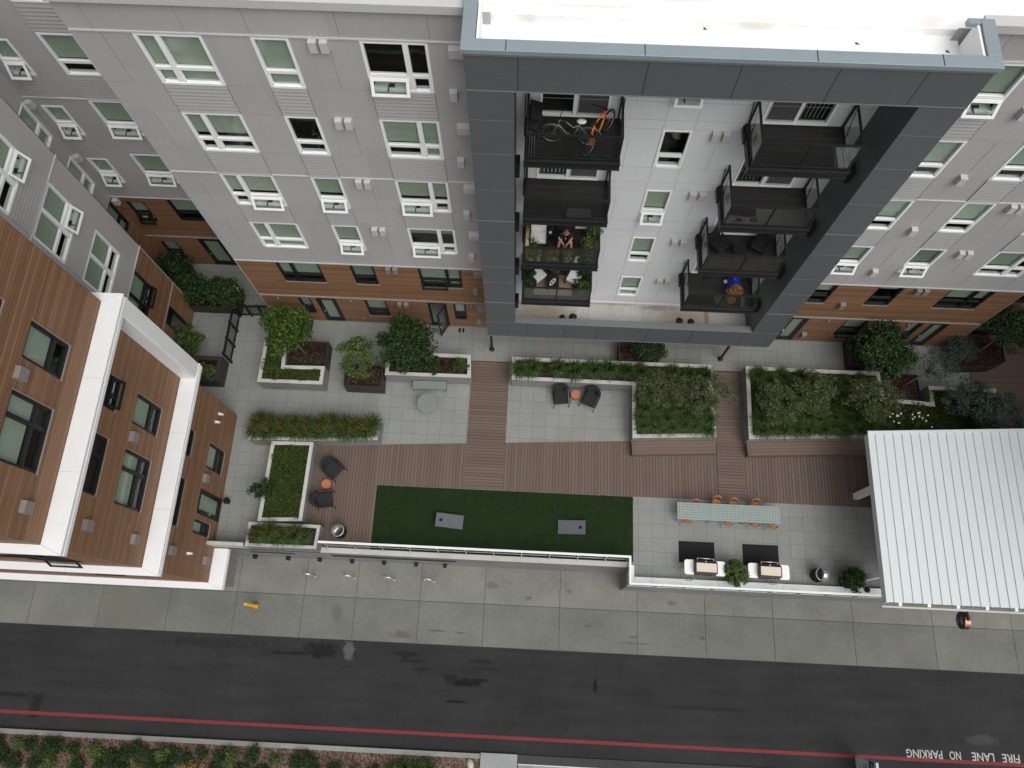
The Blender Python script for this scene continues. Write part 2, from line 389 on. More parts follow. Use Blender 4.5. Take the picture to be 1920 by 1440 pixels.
# ---------------------------------------------------------------- mesh helpers
class MB:
    def __init__(s): s.v = []; s.f = []
    def add(s, v, f):
        b = len(s.v); s.v += [tuple(x) for x in v]; s.f += [tuple(b + i for i in q) for q in f]; return s
    BOXF = [(0, 3, 2, 1), (4, 5, 6, 7), (0, 1, 5, 4), (1, 2, 6, 5), (2, 3, 7, 6), (3, 0, 4, 7)]
    def box(s, x0, x1, y0, y1, z0, z1, m=None):
        v = [(x0, y0, z0), (x1, y0, z0), (x1, y1, z0), (x0, y1, z0), (x0, y0, z1), (x1, y0, z1), (x1, y1, z1), (x0, y1, z1)]
        if m is not None: v = [m @ Vector(p) for p in v]
        return s.add(v, s.BOXF)
    def fbox(s, F, u0, u1, d0, d1, z0, z1):
        """box in facade coordinates: u to the right, d outwards, z up"""
        v = [F(u0, d1, z0), F(u1, d1, z0), F(u1, d0, z0), F(u0, d0, z0), F(u0, d1, z1), F(u1, d1, z1), F(u1, d0, z1), F(u0, d0, z1)]
        return s.add(v, s.BOXF)
    def quad(s, a, b, c, d): return s.add([a, b, c, d], [(0, 1, 2, 3)])
    def prism(s, poly, z0, z1):
        n = len(poly); v = [(x, y, z0) for x, y in poly] + [(x, y, z1) for x, y in poly]
        f = [tuple(range(n - 1, -1, -1)), tuple(range(n, 2 * n))] + [(i, (i + 1) % n, n + (i + 1) % n, n + i) for i in range(n)]
        return s.add(v, f)
    def tube(s, pts, r, n=6, caps=True):
        pts = [Vector(p) for p in pts]; rs = r if isinstance(r, (list, tuple)) else [r] * len(pts)
        v = []; f = []
        prev = None
        for i, p in enumerate(pts):
            d = (pts[min(i + 1, len(pts) - 1)] - pts[max(i - 1, 0)])
            d = d.normalized() if d.length > 1e-9 else Vector((0, 0, 1))
            if prev is None:
                a = Vector((0, 0, 1)) if abs(d.z) < .9 else Vector((1, 0, 0))
                x = d.cross(a).normalized()
            else:
                x = (prev - d * prev.dot(d)); x = x.normalized() if x.length > 1e-6 else d.orthogonal().normalized()
            prev = x; y = d.cross(x)
            for k in range(n):
                t = 2 * math.pi * k / n
                v.append(p + (x * math.cos(t) + y * math.sin(t)) * rs[i])
        for i in range(len(pts) - 1):
            for k in range(n):
                f.append((i * n + k, i * n + (k + 1) % n, (i + 1) * n + (k + 1) % n, (i + 1) * n + k))
        if caps:
            f.append(tuple(range(n - 1, -1, -1))); f.append(tuple((len(pts) - 1) * n + k for k in range(n)))
        return s.add(v, f)
    def lathe(s, prof, n=24, c=(0, 0, 0), m=None):
        v = []; f = []
        for r, z in prof:
            for k in range(n):
                t = 2 * math.pi * k / n; p = Vector((r * math.cos(t), r * math.sin(t), z))
                if m is not None: p = m @ p
                v.append(p + Vector(c))
        L = len(prof)
        for i in range(L - 1):
            for k in range(n):
                f.append((i * n + k, i * n + (k + 1) % n, (i + 1) * n + (k + 1) % n, (i + 1) * n + k))
        f.append(tuple(range(n - 1, -1, -1))); f.append(tuple((L - 1) * n + k for k in range(n)))
        return s.add(v, f)
    def torus(s, c, R_, r, axis, n=22, k=6):
        pts = []
        ax = Vector(axis).normalized(); x = ax.orthogonal().normalized(); y = ax.cross(x)
        v = []; f = []
        for i in range(n):
            t = 2 * math.pi * i / n; d = x * math.cos(t) + y * math.sin(t)
            for j in range(k):
                q = 2 * math.pi * j / k
                v.append(Vector(c) + d * (R_ + r * math.cos(q)) + ax * r * math.sin(q))
        for i in range(n):
            for j in range(k):
                f.append((i * k + j, ((i + 1) % n) * k + j, ((i + 1) % n) * k + (j + 1) % k, i * k + (j + 1) % k))
        return s.add(v, f)
    def build(s, name, mat, parent=None, smooth=False, bevel=0.):
        me = bpy.data.meshes.new(name); me.from_pydata([tuple(p) for p in s.v], [], s.f); me.update()
        if smooth:
            me.polygons.foreach_set('use_smooth', [True] * len(me.polygons))
        o = bpy.data.objects.new(name, me); COL.objects.link(o)
        me.materials.append(M[mat] if isinstance(mat, str) else mat)
        if parent is not None: o.parent = parent
        if bevel:
            b = o.modifiers.new('bevel', 'BEVEL'); b.width = bevel; b.segments = 2; b.limit_method = 'ANGLE'
        return o

def tag(o, label, cat, group=None, kind=None):
    if label: o['label'] = label
    if cat: o['category'] = cat
    if group: o['group'] = group
    if kind: o['kind'] = kind
    return o

def thing(name, label, cat, loc=(0, 0, 0), rz=0., group=None):
    o = bpy.data.objects.new(name, None); COL.objects.link(o); o.empty_display_size = .2
    o.location = loc; o.rotation_euler = (0, 0, rz)
    return tag(o, label, cat, group)

def struct(name, mb, mat):
    o = mb.build(name, mat); o['kind'] = 'structure'; return o

KIDS = {}
def dup(root, loc, rz=0., label=None, group=None, scale=None):
    kids = [c for c in COL.objects if c.parent == root] if root.name not in KIDS else KIDS[root.name]
    KIDS[root.name] = kids
    r = root.copy(); COL.objects.link(r); r.location = loc; r.rotation_euler = (0, 0, rz)
    if label: r['label'] = label
    if group: r['group'] = group
    if scale: r.scale = (scale,) * 3 if isinstance(scale, (int, float)) else scale
    for ch in kids:
        c = ch.copy(); COL.objects.link(c); c.parent = r
        sub = KIDS.setdefault(ch.name, [g for g in COL.objects if g.parent == ch])
        for g in sub:
            d = g.copy(); COL.objects.link(d); d.parent = c
    return r

def quadcloud(V, name, mat, parent=None, n=4):
    V = np.asarray(V, dtype=np.float32); k = len(V) // n
    me = bpy.data.meshes.new(name)
    me.vertices.add(len(V)); me.vertices.foreach_set('co', V.ravel())
    me.loops.add(len(V)); me.loops.foreach_set('vertex_index', np.arange(len(V), dtype=np.int32))
    me.polygons.add(k); me.polygons.foreach_set('loop_start', np.arange(0, len(V), n, dtype=np.int32))
    try: me.polygons.foreach_set('loop_total', np.full(k, n, dtype=np.int32))
    except Exception: pass
    me.update(calc_edges=True); me.validate()
    me.materials.append(M[mat])
    o = bpy.data.objects.new(name, me); COL.objects.link(o)
    if parent is not None: o.parent = parent
    return o

def leafquads(C, L=.09, W=.05, up=.7, jit=.35):
    """one pointed leaf per centre, random heading, tilted mostly to the sky"""
    n = len(C)
    N = rng.normal(size=(n, 3)); N[:, 2] += up * 2; N /= np.linalg.norm(N, axis=1, keepdims=True)
    T = rng.normal(size=(n, 3)); T -= N * (T * N).sum(1, keepdims=True); T /= np.linalg.norm(T, axis=1, keepdims=True)
    B = np.cross(N, T); s = (1 + rng.uniform(-jit, jit, (n, 1)))
    fold = N * (.18 * W)
    V = np.stack([C - T * L * .5 * s, C + B * W * .5 * s + fold, C + T * L * .5 * s, C - B * W * .5 * s + fold], 1)
    return V.reshape(-1, 3)

def clumps(c, rad, k, seed, lo=.55, low=-.5):
    r = np.random.default_rng(seed); out = []
    for i in range(k):
        z = low + (1 - low) * ((i + .5) / k); t = i * 2.39996 + r.uniform(-.5, .5)
        q = math.sqrt(max(0, 1 - z * z)); f = r.uniform(lo, 1.02)
        out.append((c[0] + rad[0] * q * math.cos(t) * f, c[1] + rad[1] * q * math.sin(t) * f, c[2] + rad[2] * z * f))
    return out

def leafcloud(cl, cr, per, L, W, seed, up=.7):
    r = np.random.default_rng(seed); P = []
    for c in cl:
        s = cr * r.uniform(.65, 1.3); k = int(per * r.uniform(.6, 1.4))
        d = r.normal(size=(k, 3)); d /= np.linalg.norm(d, axis=1, keepdims=True)
        d *= (r.uniform(0, 1, (k, 1)) ** .45) * s; d[:, 2] *= .75
        P.append(np.array(c) + d)
    return leafquads(np.concatenate(P), L, W, up)

def tree(name, label, cat, base, cen, rad, k, cr, per, mat, L=.10, W=.06, seed=1, trunk=.035, group=None, limbs=8, lo=.5, low=-.55, up=.7):
    """base: foot of the trunk; cen: crown centre relative to the foot"""
    t = thing(name, label, cat, base, 0, group)
    cl = clumps(cen, rad, k, seed, lo, low)
    q = quadcloud(leafcloud(cl, cr, per, L, W, seed + 5, up), 'crown', mat, t)
    b = MB(); fork = (cen[0] * .55, cen[1] * .55, cen[2] - rad[2] * .6)
    b.tube([(0, 0, -.06), (cen[0] * .25, cen[1] * .2, fork[2] * .5), fork, (cen[0] * .9, cen[1] * .9, cen[2])], [trunk * 1.25, trunk, trunk * .8, trunk * .4], 7)
    r = random.Random(seed)
    for c in r.sample(cl, min(limbs, len(cl))):
        m = [(fork[i] + c[i]) / 2 + r.uniform(-.08, .08) for i in range(3)]
        b.tube([fork, m, c], [trunk * .5, trunk * .33, trunk * .14], 5)
    b.build('trunk', 'bark', t, True)
    return t

def blades(n, length, spread, seed, w=.016, arch=.55, base=.08, z0=0.):
    """arching grass blades, two quads each"""
    r = np.random.default_rng(seed); V = []
    for i in range(n):
        a = r.uniform(0, 2 * math.pi); l = length * r.uniform(.6, 1.15); sp = spread * r.uniform(.3, 1.1)
        d = np.array((math.cos(a), math.sin(a), 0)); s = np.array((-d[1], d[0], 0)) * w * .5
        p0 = d * r.uniform(0, base) + (0, 0, z0); p1 = p0 + d * sp * .45 + (0, 0, l * .72); p2 = p0 + d * sp + np.array((0, 0, l * (1 - arch * r.uniform(.4, 1.3))))
        V += [p0 - s, p0 + s, p1 + s * .9, p1 - s * .9, p1 - s * .9, p1 + s * .9, p2 + s * .2, p2 - s * .2]
    return np.array(V)

# ---------------------------------------------------------------- facade helpers
def FS(y): return lambda u, d, z: (u, y - d, z)          # faces the street (-Y)
def FE(x): return lambda u, d, z: (x + d, u, z)          # faces +X

def wall(name, F, u0, u1, z0, z1, holes, mat, parent, depth=.14):
    us = sorted({u0, u1, *[h[0] for h in holes], *[h[1] for h in holes]}); zs = sorted({z0, z1, *[h[2] for h in holes], *[h[3] for h in holes]})
    us = [u for u in us if u0 <= u <= u1]; zs = [z for z in zs if z0 <= z <= z1]
    b = MB()
    for i in range(len(us) - 1):
        for j in range(len(zs) - 1):
            cu, cz = (us[i] + us[i + 1]) / 2, (zs[j] + zs[j + 1]) / 2
            if any(h[0] < cu < h[1] and h[2] < cz < h[3] for h in holes): continue
            b.quad(F(us[i], 0, zs[j]), F(us[i + 1], 0, zs[j]), F(us[i + 1], 0, zs[j + 1]), F(us[i], 0, zs[j + 1]))
    for a, c, e, g in holes:
        b.quad(F(a, 0, e), F(a, 0, g), F(a, -depth, g), F(a, -depth, e))
        b.quad(F(c, 0, g), F(c, 0, e), F(c, -depth, e), F(c, -depth, g))
        b.quad(F(a, 0, g), F(c, 0, g), F(c, -depth, g), F(a, -depth, g))
        b.quad(F(c, 0, e), F(a, 0, e), F(a, -depth, e), F(c, -depth, e))
    return b.build(name, mat, parent)

def window(parent, F, u0, u1, z0, z1, style='white', split=None, blind=1., open_=(), kind='window', shade='blind', low=.33, recess=None):
    if shade == 'shade': shade = rnd.choice(('shade', 'shade', 'shade', 'shade_light', 'shade_dark'))
    """frame with mullions set into the wall; panes, blinds and an opened lower sash are its children"""
    fm = 'white_frame' if style == 'white' else 'dark_frame'
    fw = .082 if style == 'white' else .075
    d1 = .022 if style == 'white' else -.02
    if recess is not None: d1 = recess
    d0 = d1 - .11; dp = d1 - .06
    b = MB()
    b.fbox(F, u0, u0 + fw, d0, d1, z0, z1); b.fbox(F, u1 - fw, u1, d0, d1, z0, z1)
    b.fbox(F, u0 + fw, u1 - fw, d0, d1, z1 - fw * .8, z1); b.fbox(F, u0 + fw, u1 - fw, d0, d1 + .02, z0, z0 + fw)
    cols = [(u0 + fw, u1 - fw)]
    mw = .148 if style == 'white' else .11; th = .055 if style == 'white' else .045
    if split:
        m = u0 + (u1 - u0) * split
        b.fbox(F, m - mw / 2, m + mw / 2, d0, d1 - .003, z0 + fw, z1 - fw * .8)
        cols = [(u0 + fw, m - mw / 2), (m + mw / 2, u1 - fw)]
    zm = z0 + (z1 - z0) * low if low else None
    g = MB(); s = MB(); sh = MB(); hw = MB(); sp = MB(); ins = MB()
    for i, (a, c) in enumerate(cols):
        if zm:
            b.fbox(F, a, c, d0, d1 - .004, zm - th, zm + th)
            g.quad(F(a, dp, zm + .05), F(c, dp, zm + .05), F(c, dp, z1 - fw * .8), F(a, dp, z1 - fw * .8))
            if i in open_:
                k = .34 if style == 'white' else .30          # top hung sash swung out
                H = zm - .05 - z0 - fw; Ls = math.hypot(H, 0)
                o0 = d1 + .012; o1 = d1 + k * H + .05
                def T(u, t, e): return F(u, o0 + (o1 - o0) * t + e, zm - .045 - H * 1.06 * math.cos(k * .6) * t)
                q = .06
                for (p0, p1, t0, t1) in ((a - .03, a + q, 0, 1), (c - q, c + .03, 0, 1), (a + q, c - q, 0, .16), (a + q, c - q, .86, 1)):
                    sh.add([T(p0, t1, .03), T(p1, t1, .03), T(p1, t1, 0), T(p0, t1, 0), T(p0, t0, .03), T(p1, t0, .03), T(p1, t0, 0), T(p0, t0, 0)], MB.BOXF)
                sp.quad(T(a + q, .86, .015), T(c - q, .86, .015), T(c - q, .16, .015), T(a + q, .16, .015))
                cu = (a + c) / 2
                hw.fbox(F, cu - .07, cu + .07, d0 - .05, d0 + .04, z0 + fw + .02, z0 + fw + .07)
                hw.fbox(F, cu - .11, cu - .08, d0 - .05, d1 + .1, z0 + fw + .02, z0 + fw + .045)
            else:
                for (p0, p1, t0, t1) in ((a, a + .035, z0 + fw, zm - .05), (c - .035, c, z0 + fw, zm - .05), (a, c, zm - .085, zm - .05), (a, c, z0 + fw, z0 + fw + .03)):
                    b.fbox(F, p0, p1, d0 + .02, d1 - .025, t0, t1)
                g.quad(F(a, dp, z0 + fw), F(c, dp, z0 + fw), F(c, dp, zm - .05), F(a, dp, zm - .05))
            if style == 'white' or i in open_: ins.fbox(F, a, c, d0 - (.15 if i in open_ else .07), d0 - .02, z0 + fw - .03, z0 + fw + .01)
        else:
            g.quad(F(a, dp, z0 + fw), F(c, dp, z0 + fw), F(c, dp, z1 - fw * .8), F(a, dp, z1 - fw * .8))
        bl = blind[i] if isinstance(blind, (list, tuple)) else blind
        if bl > 0:
            zb = z1 - (z1 - z0 - fw) * bl
            s.fbox(F, a - .02, c + .02, d0 - .045, d0 - .03, zb, z1)
    w = b.build(kind, fm, parent)
    g.build('pane', 'glass', w)
    if s.v: s.build('blind', shade, w)
    if sh.v:
        sh.build('sash', fm, w); sp.build('sash_pane', 'glass', w); hw.build('crank_handle', 'hardware', w)
    if ins.v: ins.build('sill', 'white_frame', w)
    return w

def slider(parent, F, u0, u1, z0, z1, screen_right=True, blind=0.):
    """two-leaf balcony door, one leaf behind an insect screen"""
    b = MB(); fw = .07; m = (u0 + u1) / 2
    for p in ((u0, u0 + fw), (u1 - fw, u1), (m - .05, m + .05)): b.fbox(F, p[0], p[1], -.10, .03, z0, z1)
    b.fbox(F, u0, u1, -.10, .028, z1 - fw, z1); b.fbox(F, u0, u1, -.10, .05, z0, z0 + .06)
    w = b.build('sliding_door', 'white_frame', parent)
    g = MB(); g.quad(F(u0 + fw, -.05, z0 + .06), F(u1 - fw, -.05, z0 + .06), F(u1 - fw, -.05, z1 - fw), F(u0 + fw, -.05, z1 - fw)); g.build('pane', 'glass', w)
    a, c = (m + .05, u1 - fw) if screen_right else (u0 + fw, m - .05)
    s = MB(); s.fbox(F, a, c, -.03, -.02, z0 + .06, z1 - fw); s.build('insect_screen', 'screen', w)
    h = MB(); h.fbox(F, a, a + .05, -.02, .02, z0 + .06, z1 - fw); h.fbox(F, a + .05, c, -.02, .015, z0 + .06, z0 + .12); h.build('screen_frame', 'vent', w)
    if blind:
        a, c = (u0 + fw, m - .05) if screen_right else (m + .05, u1 - fw)
        q = MB(); n = 7
        for i in range(n):
            x = a + (c - a) * i / n; q.fbox(F, x + .01, x + (c - a) / n * blind, -.2, -.17, z0 + .06, z1)
        q.build('blind', 'shade', w)
    return w

def glazed_door(parent, F, u0, u1, z0, z1, blind=1., open_angle=0.):
    b = MB(); fw = .09
    b.fbox(F, u0, u0 + fw, -.12, -.0, z0, z1); b.fbox(F, u1 - fw, u1, -.12, -.0, z0, z1)
    b.fbox(F, u0 + fw, u1 - fw, -.12, -.0, z1 - fw, z1); b.fbox(F, u0, u1, -.12, .03, z0, z0 + .05)
    w = b.build('door', 'dark_frame', parent)
    # leaf, hinged on its right edge when open
    ca, sa = math.cos(open_angle), math.sin(open_angle)
    W = u1 - u0 - 2 * fw; hx = u0 + fw if open_angle < 0 else u1 - fw
    def T(t, e, z):
        if open_angle == 0: return F(u0 + fw + t, -.05 + e, z)
        return F(hx - (W - t) * ca + e * sa, -.02 + (W - t) * sa + e * ca, z)
    l = MB()
    def bx(t0, t1, za, zb):
        l.add([T(t0, .04, za), T(t1, .04, za), T(t1, 0, za), T(t0, 0, za), T(t0, .04, zb), T(t1, .04, zb), T(t1, 0, zb), T(t0, 0, zb)], MB.BOXF)
    bx(0, .11, z0 + .05, z1 - fw); bx(W - .11, W, z0 + .05, z1 - fw); bx(.11, W - .11, z1 - fw - .12, z1 - fw); bx(.11, W - .11, z0 + .05, z0 + .25)
    l.build('door_leaf', 'dark_frame', w)
    g = MB(); g.quad(T(.11, .02, z0 + .25), T(W - .11, .02, z0 + .25), T(W - .11, .02, z1 - fw - .12), T(.11, .02, z1 - fw - .12)); g.build('pane', 'glass', w)
    if blind: 
        s = MB()
        s.quad(T(.1, -.03, z0 + .2), T(W - .1, -.03, z0 + .2), T(W - .1, -.03, z1 - .1), T(.1, -.03, z1 - .1)); s.build('blind', 'shade', w)
    h = MB(); 
    h.add([T(.03, .09, z0 + 1.0), T(.08, .09, z0 + 1.0), T(.08, .04, z0 + 1.0), T(.03, .04, z0 + 1.0), T(.03, .09, z0 + 1.05), T(.08, .09, z0 + 1.05), T(.08, .04, z0 + 1.05), T(.03, .04, z0 + 1.05)], MB.BOXF)
    h.build('handle', 'steel', w)
    return w

def laps(F, u0, u1, z0, z1, b, h=.15, j=None):
    n = max(1, round((z1 - z0) / h)); k = (z1 - z0) / n
    for i in range(n):
        a, c = z0 + i * k, z0 + (i + 1) * k
        if j is not None and i < n - 1: j.fbox(F, u0, u1, .024, .033, c - .002, c + .009)  # dark-coloured strip stands in for the shadow line at each lap edge
        b.add([F(u0, .030, a), F(u1, .030, a), F(u1, .002, a), F(u0, .002, a), F(u0, .008, c), F(u1, .008, c), F(u1, .002, c), F(u0, .002, c)], MB.BOXF)

# ---------------------------------------------------------------- ground, street, terrace
b = MB(); b.box(-400, 400, -400, 400, -3.35, -3.16); struct('ground', b, 'asphalt')
b = MB(); b.box(-60, 60, -30, .13, -3.155, -3.1); struct('road', b, 'asphalt')
b = MB(); b.box(-60, 60, .13, 3.9, -3.15, -3.02); struct('sidewalk_bed', b, 'gap')
SWX = [-44, -40.4, -36.8, -33.2, -29.6, -26.1, -22.81, -19.55, -16.33, -13.2, -10.04, -7.58, -4.59, -1.55, 1.98, 5.6, 8.74, 11.89, 15.58, 19.25, 22.9, 26.5, 30.1, 33.7, 37.3, 41]
for nm, m, y0, y1 in (('sidewalk', 'sidewalk_outer', .15, 2.03), ('sidewalk', 'sidewalk', 2.05, 3.9)):
    b = MB()
    for i in range(len(SWX) - 1): b.box(SWX[i] + .009, SWX[i + 1] - .009, y0, y1, -3.02, -3.0)
    struct(nm, b, m)
b = MB(); b.box(-60, 60, -3.69, -3.55, -3.1, -3.094); struct('red_road_line', b, 'red_paint')
# planting strip beyond the road
b = MB()
for i in range(-22, 0):
    x0 = -1.36 + (i) * 2.95; b.box(x0 + .004, x0 + 2.946, -4.5, -4.30, -3.1, -2.96)
struct('road_kerb', b, 'kerb')
b = MB(); b.box(-60, -1.36, -14, -4.502, -3.1, -3.0); struct('mulch_bed', b, 'chips')
b = MB(); b.box(-1.33, .29, -7.5, -4.26, -3.1, -2.985); struct('concrete_pad', b, 'slab_pad')
b = MB(); b.box(.31, 16, -4.62, -4.28, -3.1, -3.05); struct('concrete_gutter', b, 'gutter')
b = MB()
b.box(.33, 9.0, -4.68, -4.63, -3.1, -3.04); b.box(.33, 9.0, -4.95, -4.90, -3.1, -3.04)
for i in range(200): b.box(.34 + i * .043, .34 + i * .043 + .02, -4.90, -4.68, -3.09, -3.045)
struct('drain_channel', b, 'galv')
# lettering on the road, read from the far side
def text_mesh(s, w, h, d=.004, bold=.0):
    cu = bpy.data.curves.new('t', 'FONT'); cu.body = s; cu.extrude = 0; cu.offset = bold; cu.resolution_u = 3
    o = bpy.data.objects.new('t', cu); COL.objects.link(o)
    bpy.context.view_layer.update()
    me = bpy.data.meshes.new_from_object(o.evaluated_get(bpy.context.evaluated_depsgraph_get()))
    bpy.data.objects.remove(o)
    v = np.array([p.co[:] for p in me.vertices]); lo, hi = v.min(0), v.max(0)
    v[:, 0] = (v[:, 0] - lo[0]) / (hi[0] - lo[0]) * w; v[:, 1] = (v[:, 1] - lo[1]) / (hi[1] - lo[1]) * h; v[:, 2] = 0
    return v, [tuple(p.vertices) for p in me.polygons]
b = MB()
for s, xa, xb in (('PARKING', 17.42, 18.99), ('NO', 19.30, 19.80), ('LANE', 20.28, 21.25), ('FIRE', 21.60, 22.36)):
    v, f = text_mesh(s, xb - xa, .34, bold=.012)
    b.add([(xb - p[0], -3.215 - p[1], -3.095) for p in v], f)
struct('road_lettering', b, 'white_paint')

def podium():
    b = MB()
    b.prism([(-30, 3.72), (4.82, 3.72), (4.82, 2.98), (40, 2.98), (40, 60), (-30, 60)], -.25, 0)
    return struct('terrace_paving', b, 'pavers')
podium()
YN = lambda x: 8.53 + (x + 9.48) * .0612        # slanting north edge of the deck
W1 = (-2.67, -.86); W2 = (8.82, 10.13)
def deck():
    b = MB(); p = .1465; g = .015; x = -9.5
    while x < 24.3:
        c = x + p / 2
        if not (W1[0] < c < W1[1] or W2[0] < c < W2[1]):
            y0 = 3.96 if c < -6.6 else 6.84
            y1 = YN(c) if c < 4.9 else YN(4.9) + .3
            if c < -8.9: y0 = 4.85
            b.box(x, x + p - g, y0, y1, .001, .026)
        x += p
    struct('wood_deck', b, 'deck_ns')
    for nm, (x0, x1), ya, yb in (('wood_walkway', W1, 6.86, 13.07), ('wood_walkway', W2, 6.86, 13.1), ('wood_walkway', (20.95, 25.4), 9.5, 15.5)):
        b = MB(); y = ya
        while y < yb - .1:
            b.box(x0 + .01, x1 - .01, y, y + p - g, .001, .027); y += p
        struct(nm, b, 'deck_ew')
    b = MB()
    b.prism([(-9.5, 4.8), (-8.8, 4.8), (-8.8, 3.93), (-6.58, 3.93), (-6.58, 6.82), (24.3, 6.82), (24.3, 9.7), (4.9, YN(4.9) + .02), (-9.5, YN(-9.5))], -.2, -.02)
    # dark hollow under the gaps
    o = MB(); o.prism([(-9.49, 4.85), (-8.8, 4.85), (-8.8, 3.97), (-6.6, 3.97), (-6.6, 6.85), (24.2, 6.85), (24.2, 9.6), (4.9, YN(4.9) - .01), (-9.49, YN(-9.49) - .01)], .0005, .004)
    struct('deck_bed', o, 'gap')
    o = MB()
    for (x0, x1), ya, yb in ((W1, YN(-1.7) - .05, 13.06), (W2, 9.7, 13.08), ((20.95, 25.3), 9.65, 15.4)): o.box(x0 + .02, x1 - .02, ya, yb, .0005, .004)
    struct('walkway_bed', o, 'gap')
deck()
def turf():
    b = MB(); b.box(-6.585, 4.98, 3.95, 6.82, .0, .02); struct('turf_base', b, 'turf')
    n = 60000
    P = np.stack([rng.uniform(-6.57, 4.97, n), rng.uniform(3.97, 6.81, n), np.full(n, .02)], 1)
    a = rng.uniform(0, 2 * math.pi, n); D = np.stack([np.cos(a), np.sin(a), np.zeros(n)], 1)
    l = rng.uniform(.02, .045, (n, 1)); s = np.stack([-D[:, 1], D[:, 0], np.zeros(n)], 1) * .006
    stripe = (np.sin(P[:, :1] * 2 * math.pi / .55) > 0) * .012
    tip = P + D * l * .8 + np.array([0, 0, 1]) * (l * .7 + .004) + np.array([1, 0, 0]) * stripe
    V = np.stack([P - s, P + s, tip + s * .4, tip - s * .4], 1).reshape(-1, 3)
    o = quadcloud(V, 'turf_lawn', 'turf'); tag(o, 'dark green artificial turf lawn with two cornhole boards on it', 'lawn', kind='stuff')
turf()

# ---------------------------------------------------------------- terrace edge walls and railing
def edge():
    t = thing('podium_wall', 'grey concrete retaining wall below the terrace railing, facing the street', 'wall')
    F = FS(3.72)
    holes = [(-12.29, -10.2, -1.65, -.85), (-8.55, -2.85, -1.75, -.75)]
    wall('wall', F, -13.45, 4.8, -3.02, -.002, holes, 'concrete', t, depth=.02)
    b = MB()
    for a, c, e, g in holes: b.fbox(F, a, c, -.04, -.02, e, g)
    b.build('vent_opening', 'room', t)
    for x in (-12.36, -10.8, -9.32, -7.8, -6.3, -4.8, -3.45):
        b = MB(); b.fbox(F, x - .09, x + .09, .003, .16, -2.3, -2.1); b.fbox(F, x - .05, x + .05, .16, .2, -2.34, -2.08); b.build('wall_light', 'black_metal', t)
    b = MB(); b.box(-8.75, 4.68, 3.70, 3.925, .003, .12); b.build('coping', 'coping', t)
    b = MB(); b.fbox(FS(2.96), 4.8, 40, -.01, 0, -3.0, -.002); b.box(4.8, 4.99, 2.97, 3.72, -3.0, -.003); b.build('wall', 'concrete', t)
    b = MB(); b.box(-13.9, -11.9, 3.72, 3.87, 0.002, .95); b.build('parapet', 'coping', t)
    r = thing('terrace_railing', 'white capped glass railing along the street edge of the terrace', 'railing')
    segs = [((-8.63, 4.04), (4.7, 4.04)), ((4.7, 4.04), (4.7, 2.93)), ((4.7, 2.93), (15.6, 2.93))]
    b = MB(); b.box(-8.65, 4.745, 3.99, 4.085, 1.06, 1.11); b.build('top_rail', 'white_metal', r, bevel=.008)
    b = MB(); b.box(4.655, 4.745, 2.89, 3.987, 1.06, 1.11); b.build('top_rail', 'white_metal', r, bevel=.008)
    b = MB(); b.box(4.748, 15.7, 2.89, 2.98, 1.06, 1.11); b.build('top_rail', 'white_metal', r, bevel=.008)
    def post(x, y, off):
        b = MB(); b.box(x - .022, x + .022, y - .03, y + .03, 0, 1.06); b.box(x - .02, x + .02, y - .18 if off else y - .05, y - .03, .14, .19)
        b.box(x - .03, x + .03, y - .07, y - .03, .92, 1.0); b.build('post', 'galv', r)
    x = -8.45
    while x < 4.6: post(x, 4.04, 1); x += 1.22
    post(4.7, 4.0, 0); post(4.7, 2.95, 0)
    x = 5.9
    while x < 15.6: post(x, 2.935, 0); x += 1.22
    b = MB()
    b.box(-8.6, 4.68, 4.03, 4.042, .12, 1.05); b.box(4.694, 4.706, 2.95, 4.02, .12, 1.05); b.box(4.72, 15.6, 2.925, 2.937, .12, 1.05)
    b.build('glass_panel', 'glass_clear', r)
    b = MB(); b.box(-8.6, 4.68, 4.02, 4.05, .09, .12); b.box(4.72, 15.6, 2.91, 2.95, .09, .12); b.build('bottom_rail', 'galv', r)
    w = thing('white_curb', 'low white metal curb capping the terrace edge behind the two grills', 'curb')
    b = MB()
    xs = [5.0, 5.75, 8.6, 11.4, 14.2, 17.0, 20, 23, 26]
    for i in range(len(xs) - 1): b.box(xs[i] + .003, xs[i + 1] - .003, 2.99, 3.31, .002, .2)
    b.box(4.75, 4.995, 2.985, 3.80, .002, .2)
    b.build('cap', 'white_metal', w, bevel=.006)
edge()

